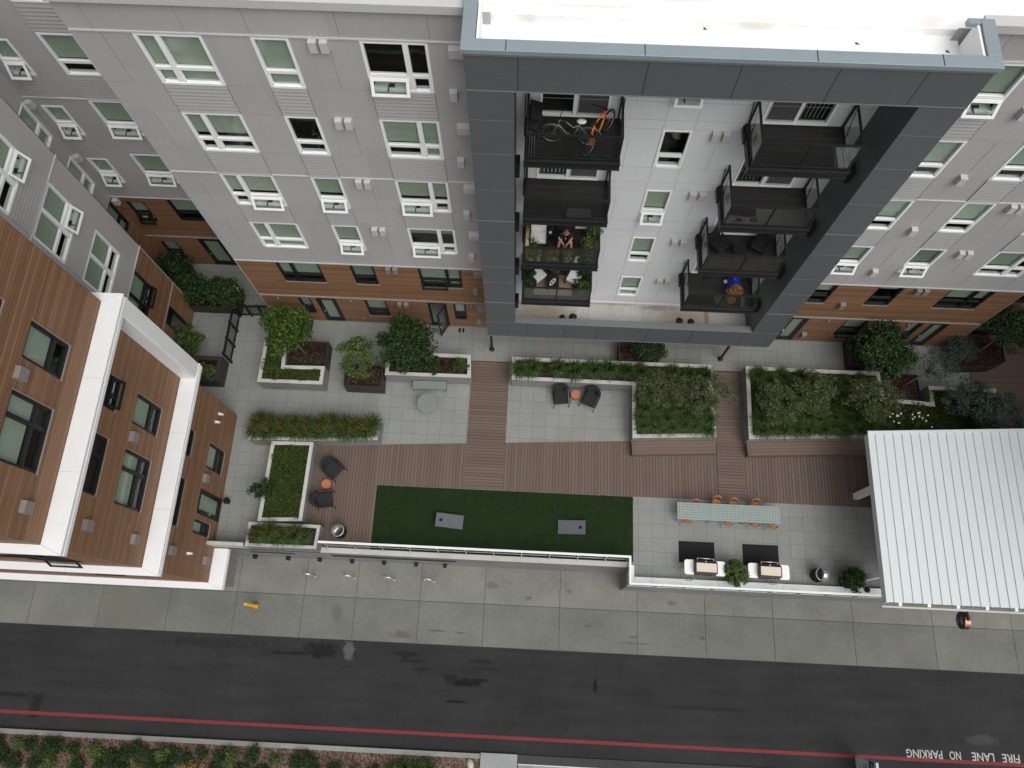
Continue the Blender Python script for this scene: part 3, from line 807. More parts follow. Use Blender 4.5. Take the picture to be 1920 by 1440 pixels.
# ---------------------------------------------------------------- main apartment building
ROWS = [(.85, 2.55), (4.15, 5.9), (7.2, 9.05), (10.25, 12.12), (13.38, 15.22), (16.45, 18.32)]
FL = [0, 3.4, 6.45, 9.5, 12.55, 15.65]
def apartment():
    t = thing('apartment_building', 'six storey apartment block with grey panels, timber lower floors and a slate balcony frame', 'building')
    F = FS(14.8); xl, xr = -12.38, 20.18
    c1, c2, c3 = (-10.74, -8.92), (-7.63, -6.62), (-4.76, -2.97)
    r1, r2, r3 = (11.63, 12.64), (14.3, 15.34), (17.23, 19.05)
    wc = (3.70, 4.60)
    G = []; Wd = []; Gd = []; WW = []
    specs = []
    # (column, row, split, blinds, opened sashes)
    BL = {(0, 5): (.98, 1.), (0, 4): (.6, .6), (0, 3): (.62, .62), (0, 2): (1., 1.), (0, 1): (.75, .75),
          (1, 5): .98, (1, 4): 0, (1, 3): .6, (1, 2): .66, (1, 1): .72, (1, 0): .7,
          (2, 5): 0, (2, 4): (.66, 1.), (2, 3): (.6, .6), (2, 2): (.3, .3), (2, 1): (.72, 1.),
          (4, 5): .66, (4, 4): .66, (4, 3): .66, (4, 2): .64, (4, 1): .5, (5, 5): .66, (5, 4): .66, (5, 3): .66, (5, 2): .66, (5, 1): .3, (5, 0): .64,
          (6, 5): .66, (6, 4): .8, (6, 3): .66, (6, 2): (.66, .5), (6, 1): (.6, .6)}
    OP = {(0, 3): (1,), (1, 3): (0,), (1, 2): (0,), (2, 5): (0,), (2, 3): (0,), (2, 2): (0,), (2, 1): (0,), (4, 5): (0,), (4, 2): (0,), (5, 2): (0,), (5, 0): (0,)}
    SL = {(0, 5), (1, 5), (4, 2), (4, 4)}
    cols = {0: (c1, .34), 1: (c2, None), 2: (c3, .66), 4: (r1, None), 5: (r2, None), 6: (r3, .64)}
    for k, (c, sp) in cols.items():
        for j, (a, e) in enumerate(ROWS):
            if j == 0 and k in (0, 2, 4, 6): continue
            (G if j >= 2 else Wd if j == 1 else Gd).append((*c, a, e)); specs.append((k, j, (*c, a, e), sp))
    # ground floor odd openings
    gw = [((-10.7, -10.13, .87, 2.55), None), ((-3.54, -2.97, .82, 2.5), None), ((17.2, 17.78, .6, 2.58), None)]
    gd = [((-9.87, -8.94, .12, 2.54), 1., 0.), ((-4.73, -3.85, .05, 2.5), 0., 1.1), ((11.75, 12.64, .1, 2.58), 1., 0.), ((18.1, 18.92, .1, 2.6), .9, 0.)]
    Gd += [g[0] for g in gw] + [g[0] for g in gd]
    side = lambda L, lo: [h for h in L if (h[0] < 0) == lo]
    for lo, (ua, ub) in ((True, (xl, -1.3)), (False, (10.1, xr))):
        wall('grey_wall', F, ua, ub, 5.97, 19.4, side(G, lo), 'panel', t)
        wall('timber_wall', FS(14.83), ua, ub, 2.72, 5.97, [h for h in side(Wd, lo)], 'wood', t)
        wall('timber_wall', FS(14.83), ua, ub, 0.0, 2.66, side(Gd, lo), 'wood', t)
    white = [(*wc, a, e) for a, e in ROWS[1:]]
    dl, dr = (.02, 2.03), (6.42, 8.34)
    doors = [(u0, u1, FL[i] + .05, ROWS[i][1] if i > 1 else 5.9) for i in (2, 3, 4, 5) for (u0, u1) in (dl, dr)]
    wall('white_wall', F, -1.3, 10.1, 3.4, 19.0, white + doors, 'white_panel', t)
    wall('timber_wall', FS(14.83), -1.3, 10.1, 0, 2.7, [], 'wood', t)
    for u in (xl - .02, xr): b = MB(); b.box(u, u + .02, 14.8, 17.6, 0, 19.4); b.build('grey_wall', 'panel', t)
    # windows
    for k, j, (a, c, e, g), sp in specs:
        st = 'white' if j >= 2 else 'dark'
        window(t, F if j >= 2 else FS(14.83), a, c, e, g, st, sp, BL.get((k, j), .66), OP.get((k, j), ()), shade='blind' if (k, j) in SL else 'shade')
    for (h, sp) in gw: window(t, FS(14.83), *h, 'dark', None, .68, (0,) if h[0] > 17 else ())
    for h, bl, an in gd: glazed_door(t, FS(14.83), *h, blind=bl, open_angle=an)
    for i, h in enumerate(white): window(t, F, *h, 'white', None, (.66, .66, .66, 0, .66)[i], (0,) if i == 2 or i == 4 else ())
    for i, h in enumerate(doors):
        lf = h[0] < 3; lvl = i // 2
        slider(t, F, *h, screen_right=(lf if not (lvl == 2 and not lf) else True), blind=(.55 if (lf and lvl == 2) or (not lf and lvl in (0, 1)) else (.2 if not lf else 0)))
    # dark rooms and floors behind the glass
    b = MB(); b.box(xl + .1, xr - .1, 16.0, 16.1, .1, 19.0)
    for z in FL[1:]: b.box(xl + .1, xr - .1, 14.96, 16.0, z - .25, z - .05)
    b.build('room', 'room', t)
    # lap boards below the windows, thin flashings and panel joints
    jt = MB()
    def piece(fn, name, mat):
        q = MB(); fn(q); q.build(name, mat, t)
    for c in (c1, c2, c3, r1, r2, r3):
        for j in range(2, 6):
            z1 = ROWS[j][0] - .02; z0 = ROWS[j - 1][1] + .03 if j > 2 else 6.02
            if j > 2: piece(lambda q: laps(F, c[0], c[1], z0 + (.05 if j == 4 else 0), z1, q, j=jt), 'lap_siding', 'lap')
            for u in (c[0] - .012, c[1] + .002): jt.fbox(F, u, u + .012, .001, .006 if j == 2 else .03, z0, z1)
    for c in ((-14, -13),): pass
    for (ua, ub) in ((xl, -1.9), (10.65, xr)):
        for z in (6.0,): piece(lambda q: q.fbox(F, ua, ub, .001, .03, 5.93, 6.01), 'flashing', 'trim_grey')
        for z in (12.15, 18.37): piece(lambda q: q.fbox(F, ua, ub, .001, .035, z - .02, z + .03), 'flashing', 'trim_grey')
        for z in (7.2, 9.08, 10.25, 13.38, 15.25, 16.45): jt.fbox(F, ua, ub, .0005, .003, z - .004, z + .004)
    for (ua, ub) in ((xl, -1.3), (10.1, xr)): piece(lambda q: q.fbox(F, ua, ub, -.06, .03, 2.65, 2.73), 'floor_trim', 'brown_trim')
    for u in (-11.6, -5.62, 13.5, 16.35):
        for a, e in ((16.5, 18.3), (13.4, 15.2), (10.3, 12.1), (7.25, 9.05)): jt.fbox(F, u, u + .012, .001, .006, a, e)
    for u in (-11.72, -9.3, -7.6, -5.25, -2.9, 11.5, 13.6, 16.1, 18.6): jt.fbox(F, u, u + .014, .001, .006, 18.42, 19.36)
    wj = MB()
    for c in (c1, c2, c3, r2, r3):
        for u in c: wj.fbox(FS(14.83), u - .006, u + .006, .001, .005, 2.74, 4.12)
    jt.build('joint_and_lap_line', 'joint', t); wj.build('timber_joint', 'wood_joint', t)
    wj = MB()
    for z in (6.42, 7.17, 9.08, 9.5, 10.22, 12.15, 12.55, 13.35, 15.25, 15.65, 16.42):
        for (a, c) in ((-.6, 9.4),): wj.fbox(F, a, c, .0005, .004, z - .006, z + .006)
    for z0, z1 in ((3.5, 19),):
        for u in (3.69, 4.61): wj.fbox(F, u - .006, u + .006, .001, .005, z0, z1)
    for k, (e, g) in enumerate(ROWS[1:]):
        for u in (2.75, 5.42): wj.fbox(F, u - .006, u + .006, .001, .005, e - .1, g - .5)
    wj.build('joint_and_lap_line', 'white_joint', t)
    # sills below the dark windows
    b = MB()
    for c, j in ((c1, 1), (c2, 1), (c3, 1), (r1, 1), (r2, 1), (r3, 1), (c2, 0), (r2, 0)):
        piece(lambda q: q.fbox(FS(14.83), c[0] - .03, c[1] + .03, .001, .03, ROWS[j][0] - .06, ROWS[j][0] - .01), 'window_sill', 'brown_trim')
    # vent hoods
    def vent(F, u, z, w, h, d, m):
        b = MB(); b.fbox(F, u - w / 2, u + w / 2, .002, d, z - h / 2, z + h / 2); b.fbox(F, u - w / 2 - .012, u + w / 2 + .012, .001, .02, z - h / 2 - .012, z + h / 2 + .012)
        b.build('vent_hood', m, t)
    for i, z in enumerate((2.3, 5.69, 8.83, 11.93, 15.05, 18.17)):
        m = 'vent_brown' if i < 2 else 'vent'
        for u in (-5.99, -5.69, 15.9, 16.2): vent(F if i > 1 else FS(14.83), u, z, .21, .36, .17, m)
        if i > 0:
            for u in (5.28, 5.60): vent(F, u, z + .02, .22, .36, .16, 'vent')
        vent(F if i > 1 else FS(14.83), -2.12, z - .03, .62, .3, .2, m)
    for i, z in enumerate((.7, 4.0, 7.1, 10.2, 13.32, 16.45)):
        m = 'vent_brown' if i < 2 else 'vent'
        vent(F if i > 1 else FS(14.83), -2.43, z, .22, .36, .16, m)
        vent(F if i > 1 else FS(14.83), (12.95 if i == 0 else 13.43), z + .1, .22, .36, .18, m)
    for u in (-11.56, -8.23, -2.71, 13.49, 17.09):
        b = MB(); b.fbox(FS(14.83), u - .045, u + .045, .001, .06, 2.4, 2.52); b.fbox(FS(14.83), u - .03, u + .03, .06, .12, 2.38, 2.5); b.build('wall_lamp', 'galv', t)
    for u in (-8.0, -2.6):
        b = MB(); b.fbox(FS(14.83), u - .05, u + .05, .001, .03, .42, .55); b.build('power_socket', 'brown_trim', t)
    # parapet and roof
    for (ua, ub) in ((xl - .04, -1.87), (10.62, xr + .04)):
        b = MB(); b.box(ua, ub, 14.66, 14.98, 19.60, 19.65); b.box(ua, ub, 14.66, 14.69, 19.40, 19.595); b.build('parapet_cap', 'trim_grey', t)
    for (ua, ub) in ((xl, -1.87), (10.62, xr)): b = MB(); b.fbox(F, ua, ub, .0, .06, 19.36, 19.42); b.box(ua, ub, 14.72, 14.95, 19.42, 19.6); b.build('parapet', 'panel', t)
    b = MB(); b.box(-30, -18.3, 17.7, 60, 19.1, 19.2); b.box(-18.3, xl, 17.75, 60, 19.1, 19.2); b.box(xl, xr, 14.95, 60, 19.1, 19.2); b.box(xr, 50, 15.6, 60, 19.1, 19.2); b.box(-1.5, 10.3, 13.5, 14.95, 18.9, 19.0)
    # upstands carry the membrane up behind the parapets
    b.box(-1.5, 10.34, 13.46, 13.52, 19.0, 19.8); b.box(10.28, 10.34, 13.5, 14.6, 19.0, 19.8); b.box(-1.56, -1.5, 13.5, 15, 19.0, 19.8); b.box(-1.5, 10.34, 14.94, 15.0, 18.95, 19.21)
    b.build('roof', 'membrane', t)
    # recesses at both ends
    R_ = FS(17.6); nar = [(-17.8, -17.0, a - .1, a + 1.5) for a in (.65, 4.07, 7.17, 10.25, 13.4, 16.45)]; wid = [(-15.9, -14.05, a, e) for a, e in ROWS[1:]]
    top = [h for h in nar + wid if h[2] > 6]; lo = [h for h in nar + wid if 3 < h[2] < 6]; g0 = [h for h in nar if h[2] < 3]; gdoor = (-15.85, -14.75, .1, 2.55)
    wall('grey_wall', R_, -18.22, xl, 5.97, 19.4, top, 'panel', t); wall('timber_wall', FS(17.63), -18.24, xl, 2.72, 5.97, lo, 'wood', t); wall('timber_wall', FS(17.63), -18.24, xl, 0, 2.66, g0 + [gdoor], 'wood', t)
    for i, h in enumerate(nar): window(t, R_ if h[2] > 6 else FS(17.63), *h, 'white' if h[2] > 6 else 'dark', None, .62, (0,) if i not in (2,) else (0,), low=.42)
    for i, h in enumerate(wid): window(t, R_ if h[2] > 6 else FS(17.63), *h, 'white' if h[2] > 6 else 'dark', .66, (.66, .66), (0,) if i in (1, 2) else ())
    glazed_door(t, FS(17.63), *gdoor)
    jt = MB()
    for c in ((-17.8, -17.0), (-15.9, -14.05)):
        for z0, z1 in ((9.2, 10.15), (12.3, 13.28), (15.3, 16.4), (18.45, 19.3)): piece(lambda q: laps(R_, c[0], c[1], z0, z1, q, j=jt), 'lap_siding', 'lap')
    jt.build('joint_and_lap_line', 'joint', t)
    for z in (12.18, 18.4, 5.96): piece(lambda q: q.fbox(R_, -18.2, xl, .001, .035, z - .02, z + .03), 'flashing', 'trim_grey')
    b = MB(); b.fbox(FS(17.63), -18.2, xl, -.06, .06, 2.65, 2.73); b.build('floor_trim', 'brown_trim', t)
    b = MB(); b.box(-18.1, xl, 18.6, 18.7, 0, 19); b.build('room', 'room', t)
    E_ = FE(-18.2); sl = [(15.7, 17.4, a, e) for a, e in ROWS]
    wall('grey_wall', E_, 9.0, 17.61, 5.97, 19.4, sl[2:], 'panel', t); wall('timber_wall', FE(-18.22), 9.0, 17.64, 0, 5.97, sl[1:2], 'wood_side', t)
    for h in sl[1:]: window(t, E_ if h[2] > 6 else FE(-18.22), *h, 'white' if h[2] > 6 else 'dark', .62, .7, low=.4)
    b = MB(); b.box(-19.3, -19.2, 12, 17.5, 3, 19); b.build('room', 'room', t)
    for z in (11.88, 8.76, 5.7):
        b = MB(); b.box(-18.19, -17.95, 17.4, 17.59, z - .15, z + .18); b.build('vent_hood', 'vent', t)
    S_ = FS(15.5); rd = [(20.9, 23.5, .1, 2.6), (20.9, 23.5, 3.6, 5.9)]
    wall('timber_wall', S_, xr, 40, 0, 5.97, rd, 'wood', t); wall('grey_wall', S_, xr, 40, 5.97, 19.4, [], 'panel', t)
    for h in rd: window(t, S_, *h, 'dark', .5, .4, low=None)
    b = MB(); b.box(xr, 40, 16.5, 16.6, 0, 7); b.build('room', 'room', t)

    # slate balcony frame
    y0, y1 = 13.25, 14.79
    b = MB()
    b.box(-1.85, -.65, y0, y1, 2.7, 18.42); b.box(9.45, 10.6, y0, y1, 2.7, 18.42)
    b.box(-1.85, 10.6, y0, 13.44, 18.42, 19.7); b.box(-1.85, -1.6, 13.44, 15.0, 18.42, 19.7); b.box(10.35, 10.6, 13.44, 14.6, 18.42, 19.7); b.box(-1.6, 10.35, 13.44, y1, 18.42, 18.8)
    b.box(-.65, 9.45, y0, 13.5, 2.7, 4.22)
    b.build('balcony_frame', 'slate', t)
    b = MB(); b.box(-1.91, 10.68, 13.19, 13.54, 19.72, 19.86); b.box(-1.91, -1.58, 13.545, 15.05, 19.72, 19.86); b.box(10.36, 10.68, 13.545, 14.65, 19.72, 19.86); b.box(10.05, 10.355, 14.50, 14.65, 19.72, 19.86)
    b.build('frame_cap', 'slate_cap', t, bevel=.01)
    b = MB(); b.box(-.64, 9.44, 13.225, 13.53, 4.23, 4.27); b.build('frame_cap', 'slate_cap_shaded', t)
    j = MB()
    for u in (-.55, 2.55, 4.75, 7.05, 9.1): j.fbox(FS(y0), u - .008, u + .008, .0, .004, 18.44, 19.64)
    for u in (-.1, 1.55, 2.95, 5.1, 7.0, 9.2): j.fbox(FS(y0), u - .008, u + .008, .0, .004, 2.74, 4.2)
    j.build('frame_joint', 'slate_gap', t); j = MB()
    for z in (17.3, 15.85, 14.05, 12.3, 10.95, 9.15, 7.9, 6.15, 4.22): 
        for (a, c) in ((-1.84, -.66), (9.46, 10.59)): j.fbox(FS(y0), a, c, .0, .005, z - .005, z + .005)
    for k, z in enumerate((18.43, 12.3, 6.15)):
        j.fbox(FS(y0), -1.86, 10.61, -.02, .012, z - .015, z + .015) if k == 0 else None
        if k: 
            for (a, c) in ((-1.86, -.64), (9.44, 10.61)): j.fbox(FS(y0), a, c, -.02, .012, z - .015, z + .015)
    j.fbox(FS(y0), -1.86, 10.61, -.02, .012, 2.69, 2.73); j.fbox(FS(y0), -1.88, 10.63, -.02, .03, 19.64, 19.71)
    j.build('frame_joint', 'slate_joint', t)
    j = MB()
    for u in (-.85, 2.4, 6.4, 9.3): j.box(u, u + .02, 13.2, 13.535, 19.862, 19.866)
    j.build('cap_joint', 'slate_gap', t)
    b = MB(); b.box(-.65, 9.45, 13.5, y1, 2.75, 3.42); b.build('ledge', 'ledge', t)
    b = MB(); b.box(-.66, 9.46, 14.74, 14.795, 3.425, 3.5); b.build('ledge_flashing', 'white_panel', t)
    j = MB()
    for u in (.0, 1.0, 2.55, 3.5, 4.4, 4.95, 5.9, 7.8, 8.8): j.box(u, u + .014, 13.52, 14.74, 3.421, 3.425)
    j.build('ledge_seam', 'joint', t)
    for (u, y, r) in ((1.43, 13.95, .13), (1.89, 13.98, .17), (6.56, 14.02, .14), (7.06, 13.99, .14)):
        b = MB(); b.lathe([(r, 0), (r, .05), (r * .8, .1), (r * .35, .13), (.0, .14)], 18, (u, y, 3.425)); b.build('roof_drain', 'black_metal', t)
    for z in (14.55, 11.4, 8.25, 5.25):
        b = MB(); b.box(9.30, 9.449, 13.85, 14.25, z - .3, z + .3); b.build('wall_light_box', 'steel_dark', t)
        b = MB(); b.box(-.649, -.5, 13.6, 14.0, z - .3, z + .3); b.build('wall_light_box', 'steel_dark', t)
    for (x, xx) in ((-1.76, -1.76), (9.19, 9.19)):
        b = MB(); b.tube([(x, 13.68, 0), (x, 13.68, 2.7)], .06, 12); b.lathe([(.13, 0), (.13, .03), (.07, .05)], 16, (x, 13.68, 0)); b.build('frame_post', 'steel_dark', t)
    # balconies
    def balcony(x0, x1, z):
        yb, yf = 14.79, 13.25
        b = MB(); b.box(x0 + .06, x1 - .06, yf + .1, yb, z - .07, z); o = b.build('balcony', 'balcony_deck', t)
        s = MB(); s.box(x0, x1, yf, yf + .09, z - .30, z - .02); s.box(x0, x0 + .055, yf + .09, yb, z - .30, z - .02); s.box(x1 - .055, x1, yf + .09, yb, z - .30, z - .02)
        s.box(x0 - .01, x1 + .01, yf - .035, yf, z - .315, z - .28); s.box(x0 - .01, x1 + .01, yf - .035, yf, z - .05, z - .02)
        for i in range(4): s.box(x0 + .4 + i * (x1 - x0 - .8) / 3, x0 + .46 + i * (x1 - x0 - .8) / 3, yf + .09, yb, z - .26, z - .08)
        s.build('fascia', 'steel_dark', o)
        r = MB(); a, c, f = x0 + .07, x1 - .07, yf + .05
        for (x, y) in ((a, f), (c, f), (a, yb - .06), (c, yb - .06), ((a + c) / 2, f)): r.box(x - .026, x + .026, y - .026, y + .026, z - .15, z + 1.06)
        r.box(a - .03, c + .03, f - .032, f + .032, z + 1.06, z + 1.10); r.box(a - .032, a + .032, f + .033, yb, z + 1.06, z + 1.10); r.box(c - .032, c + .032, f + .033, yb, z + 1.06, z + 1.10)
        r.box(a, c, f - .018, f + .018, z + .06, z + .10); r.box(a - .018, a + .018, f + .03, yb, z + .06, z + .10); r.box(c - .018, c + .018, f + .03, yb, z + .06, z + .10)
        r.build('railing', 'steel_dark', o)
        g = MB(); g.box(a + .03, c - .03, f - .005, f + .005, z + .1, z + 1.06); g.box(a - .005, a + .005, f + .03, yb - .09, z + .1, z + 1.06); g.box(c - .005, c + .005, f + .03, yb - .09, z + .1, z + 1.06)
        g.build('glass_panel', 'glass_clear', o)
        for x in (x0 - .02, x1 + .02):
            k = MB(); k.box(x - .02, x + .02, yb - .5, yb, z - .32, z - .1); k.tube([(x, yb - .4, z - .2), (x, yb - .02, z + .9)], .016, 6); k.build('hanger', 'steel_dark', o)
    for z in FL[2:]:
        balcony(-.37, 2.38, z); balcony(6.02, 8.86, z)
    return t
apartment()

# ---------------------------------------------------------------- timber clad wing on the left
def wing():
    t = thing('timber_building', 'timber clad apartment wing with white horizontal bands at the left edge', 'building')
    E_ = FE(-13.47); y0, y1 = 2.2, 9.75
    A, B_ = (6.77, 7.84), (4.0, 5.86)
    hs = [(*A, a, e) for a, e in ROWS[1:]] + [(*B_, a, e) for a, e in ROWS[1:]] + [(*A, .75, 2.45), (4.0, 4.56, .94, 2.58)]
    dr = (4.8, 5.84, .15, 2.55)
    def part(z0, z1): return [h for h in hs + [dr] if z0 < h[2] < z1]
    for z0, z1 in ((0, 6.0), (6.27, 12.1), (12.42, 22)): wall('timber_wall', E_, y0, y1, z0, z1, part(z0, z1), 'wood_side', t)
    for h in hs:
        j = [round(r[0], 2) for r in ROWS].index(round(h[2], 2)) if round(h[2], 2) in [round(r[0], 2) for r in ROWS] else 0
        two = h[1] - h[0] > 1.5
        op = (0,) if (not two and j == 3) else ()
        window(t, E_, *h, 'dark', .66 if two else None, ((.66, .72) if j != 3 else 0) if two else (.68 if j != 1 else .2), op)
    glazed_door(t, E_, *dr)
    b = MB(); b.box(-14.7, -14.6, 2.4, 9.6, .1, 22)
    for z in FL[1:]: b.box(-14.6, -13.65, 2.4, 9.6, z - .25, z - .05)
    b.build('room', 'room', t)
    wj = MB()
    for z in (2.7, 4.1, 8.95, 10.2, 15.1, 13.35):
        for (a, c) in ((y0, 4.0), (5.86, 6.77), (7.84, y1)): wj.fbox(E_, a, c, .001, .006, z - .012, z + .012)
    wj.build('timber_joint', 'wood_joint', t)
    for h in hs: sl = MB(); sl.fbox(E_, h[0] - .03, h[1] + .03, .001, .03, h[2] - .05, h[2] - .01); sl.fbox(E_, h[1] + .002, h[1] + .03, .001, .03, h[2] - .01, h[3]); sl.build('window_trim', 'brown_trim', t)
    # street front
    S_ = FS(2.2); sw = [(x, x + 1.85, a, e) for a, e in ROWS[1:] for x in (-16.8, -20.6, -24.4)]
    for z0, z1 in ((0, 6.0), (6.27, 12.1), (12.42, 22)): wall('timber_wall', S_, -40, -13.47, z0, z1, [h for h in sw if z0 < h[2] < z1], 'wood', t)
    for i, h in enumerate(sw): window(t, S_, *h, 'dark', .34, .5, (1,) if h[0] == -16.8 else ())
    b = MB(); b.box(-40, -14, 3.3, 3.4, 0, 22); b.build('room', 'room', t)
    b = MB(); b.fbox(FS(2.25), -40, -13.45, -.02, 0, -3.0, -.2); b.box(-13.46, -13.44, 2.25, 3.72, -3.0, -.2); b.build('base_wall', 'concrete', t)
    # white bands, wrapped round the corners
    for zt in (0., 6.25, 12.4):
        ye = 3.68 if zt == 0 else 10.05
        b = MB()
        for (e, za, zb) in ((.0, -.06, 0), (-.05, -.20, -.06), (-.02, -.34, -.20)):
            xo, yo = -12.83 + e, 1.92 - e
            b.prism([(-40, yo), (xo, yo), (xo, ye + (e if zt else 0)), (-13.465, ye + (e if zt else 0)), (-13.465, 2.195), (-40, 2.195)], zt + za, zt + zb)
        if zt: b.box(-15.5, -13.47, 9.755, 10.05, zt - .3, zt - .001)
        b.build('white_band', 'white_metal', t)
        j = MB()
        for y in (4.3, 7.2): 
            if y < ye: j.box(-13.46, -12.835, y, y + .012, zt + .001, zt + .004)
        for x in (-16.2, -19.5, -22.8): j.box(x, x + .012, 1.93, 2.19, zt + .001, zt + .004)
        j.tube([(-13.46, 2.2, zt + .002), (-12.84, 1.93, zt + .002)], .006, 4)
        if zt: j.tube([(-13.46, 9.76, zt + .002), (-12.84, 10.04, zt + .002)], .006, 4)
        j.build('band_joint', 'trim_grey', t)
    b = MB(); b.box(-13.465, -12.86, 9.46, 10.02, 6.252, 12.055); b.box(-13.46, -12.89, 9.40, 9.458, 6.252, 12.055); b.build('white_fin', 'white_metal', t)
    # set-back grey part
    G_ = FE(-16.45); gw = [(12.08, 14.2, a, e) for a, e in ROWS[2:]]; w2 = (12.08, 14.2, 4.1, 5.92); d0 = (13.3, 14.18, .1, 2.5)
    wall('grey_wall', G_, 9.7, 15.25, 5.97, 22, gw, 'panel', t); wall('timber_wall', FE(-16.48), 9.7, 15.25, 2.66, 5.97, [w2], 'wood_side', t); wall('timber_wall', FE(-16.48), 9.7, 15.22, 0, 2.6, [d0], 'wood_side', t)
    for i, h in enumerate(gw): window(t, G_, *h, 'white', .52, (.68, .68), (1,) if i == 1 or i == 2 else ())
    window(t, FE(-16.48), *w2, 'dark', .52, .72, (1,)); glazed_door(t, FE(-16.48), *d0, open_angle=-.5)
    jt = MB()
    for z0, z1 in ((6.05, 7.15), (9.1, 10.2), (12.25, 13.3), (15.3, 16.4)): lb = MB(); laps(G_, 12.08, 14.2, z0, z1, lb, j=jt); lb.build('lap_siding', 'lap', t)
    jt.build('joint_and_lap_line', 'joint', t)
    for z in (5.97, 12.15): tr = MB(); tr.fbox(G_, 9.7, 15.26, .001, .035, z - .02, z + .03); tr.build('flashing', 'trim_grey', t)
    b = MB(); b.fbox(FE(-16.48), 9.7, 15.26, -.06, .05, 2.59, 2.66); b.build('floor_trim', 'brown_trim', t)
    b = MB(); b.box(-18.15, -16.45, 15.23, 15.25, 0, 22); b.build('grey_wall', 'panel', t)
    b = MB(); b.box(-16.45, -13.47, 9.74, 9.75, 0, 22); b.build('grey_wall', 'panel', t)
    b = MB(); b.box(-17.6, -17.5, 10, 15.1, 0, 22); b.build('room', 'room', t)
    for (y, z) in ((6.31, 15.14), (6.31, 11.95), (6.31, 8.82), (6.31, 5.6), (6.28, 2.33), (3.05, 13.51), (3.05, 10.4), (3.05, 7.26), (3.05, 4.21), (3.04, .8)):
        b = MB(); b.fbox(E_, y - .17, y + .17, .002, .16, z - .19, z + .19); b.fbox(E_, y - .185, y + .185, .001, .02, z - .205, z + .205); b.build('vent_hood', 'vent_brown', t)
    for (y, z) in ((9.22, 2.12), (8.8, 2.31), (3.13, 2.67)):
        b = MB(); b.fbox(E_, y - .05, y + .05, .001, .1, z - .06, z + .06); b.fbox(E_, y - .035, y + .035, .1, .19, z - .1, z + .02); b.build('wall_lamp', 'white_metal', t)
wing()

# unseen wing outside the picture, added to close the court and shade it
def unseen_east_wing():
    t = thing('timber_building', 'unseen timber clad wing added to close and shade the courtyard beyond the pavilion', 'building')
    W_ = lambda u, d, z: (25.6 - d, -u, z)      # faces -X
    hs = [(-u - 1.8, -u, a, e) for u in (3.6, 7.2, 11.0) for a, e in ROWS]
    wall('timber_wall', W_, -15.5, -2.2, 0, 20, hs, 'wood_side', t)
    for h in hs: window(t, W_, *h, 'dark', .36, .6)
    b = MB(); b.box(26.6, 26.7, 2.3, 15.4, 0, 20); b.build('room', 'room', t)
    wall('timber_wall', FS(2.2), 25.6, 44, 0, 20, [], 'wood', t)
    b = MB(); b.box(25.55, 44, 2.25, 15.4, 19.9, 20.0); b.build('roof', 'membrane', t)
    for zt in (6.25, 12.4):
        b = MB(); b.box(24.95, 25.598, 1.9, 15.4, zt - .3, zt); b.build('white_band', 'white_metal', t)
unseen_east_wing()

# ---------------------------------------------------------------- roofed pavilion on the right
def pavilion():
    t = thing('terrace_pavilion', 'open pavilion with a white standing seam metal roof at the right edge of the terrace', 'pavilion')
    zt = 3.22; N = lambda x: 9.42 + (x - 14.3) * .062
    x0, x1, ys = 14.32, 27.0, 2.49
    b = MB(); b.prism([(x0 + .12, ys + .03), (x1, ys + .03), (x1, N(x1) - .1), (x0 + .12, N(x0) - .1)], zt - .05, zt); b.build('roof_sheet', 'canopy', t)
    b = MB()
    x = x0 + .33; k = 0
    while x < x1:
        b.box(x - .012, x + .012, ys + .02, N(x) - .14, zt + .0005, zt + .04); b.box(x + .02, x + .10, ys + .02, N(x) - .14, zt + .0005, zt + .006); x += .371
    b.build('standing_seam', 'canopy', t)
    b = MB(); b.prism([(x0, ys), (x0 + .10, ys), (x0 + .10, N(x0)), (x0, N(x0))], zt - .32, zt + .05)
    b.prism([(x0, N(x0) - .12), (x1, N(x1) - .12), (x1, N(x1)), (x0, N(x0) + .001)], zt - .32, zt + .055); b.build('fascia', 'canopy', t, bevel=.01)
    b = MB(); b.box(x0 + .1, x1, ys + .16, ys + .24, zt - .28, zt - .055); b.build('gutter_beam', 'brown_trim', t)
    b = MB(); b.box(x0 - .0, x1, 2.34, 2.40, zt - .40, zt - .35); b.build('edge_angle', 'trim_grey', t)
    x = 14.9; 
    while x < x1:
        b = MB(); b.box(x - .06, x + .06, 2.40, 9.0, zt - .30, zt - .06); b.build('rafter', 'white_metal', t); x += 1.12
    for (x, y) in ((14.98, 7.3), (14.98, 3.75), (20.5, 7.5), (20.5, 3.75)):
        b = MB(); b.box(x - .13, x + .13, y - .13, y + .13, 0, zt - .1); b.build('post', 'white_metal', t)
    s = thing('hanging_sign', 'round black blade sign with copper rim and letters CP below the white roof edge', 'sign', (17.74, 2.02, 2.3))
    m = Matrix.Rotation(R(90), 3, 'Y')
    b = MB(); b.lathe([(.335, -.11), (.335, .11)], 40, (0, 0, 0), m); b.build('rim', 'copper', s, False)
    b = MB(); b.lathe([(.325, 0), (.325, .012)], 40, (-.118, 0, 0), m); b.build('face', 'sign_black', s)
    def put(txt, w, h, oy, oz):
        v, f = text_mesh(txt, w, h, bold=.01); b = MB(); b.add([(-.123, oy - p[0], oz + p[1]) for p in v], f); return b
    bb = put('C', .11, .14, .13, .02); b2 = put('P', .14, .21, .0, -.05); bb.add(b2.v, b2.f); bb.build('letters', 'sign_grey', s)
    b = MB(); b.box(-.1215, -.1195, -.13, .13, -.22, -.19); b.build('small_line', 'sign_grey', s)
    b = MB(); b.box(-.025, .025, .02, .34, .345, .385); b.box(-.025, .025, -.02, .02, .325, .385); b.build('bracket', 'black_metal', s)
pavilion()

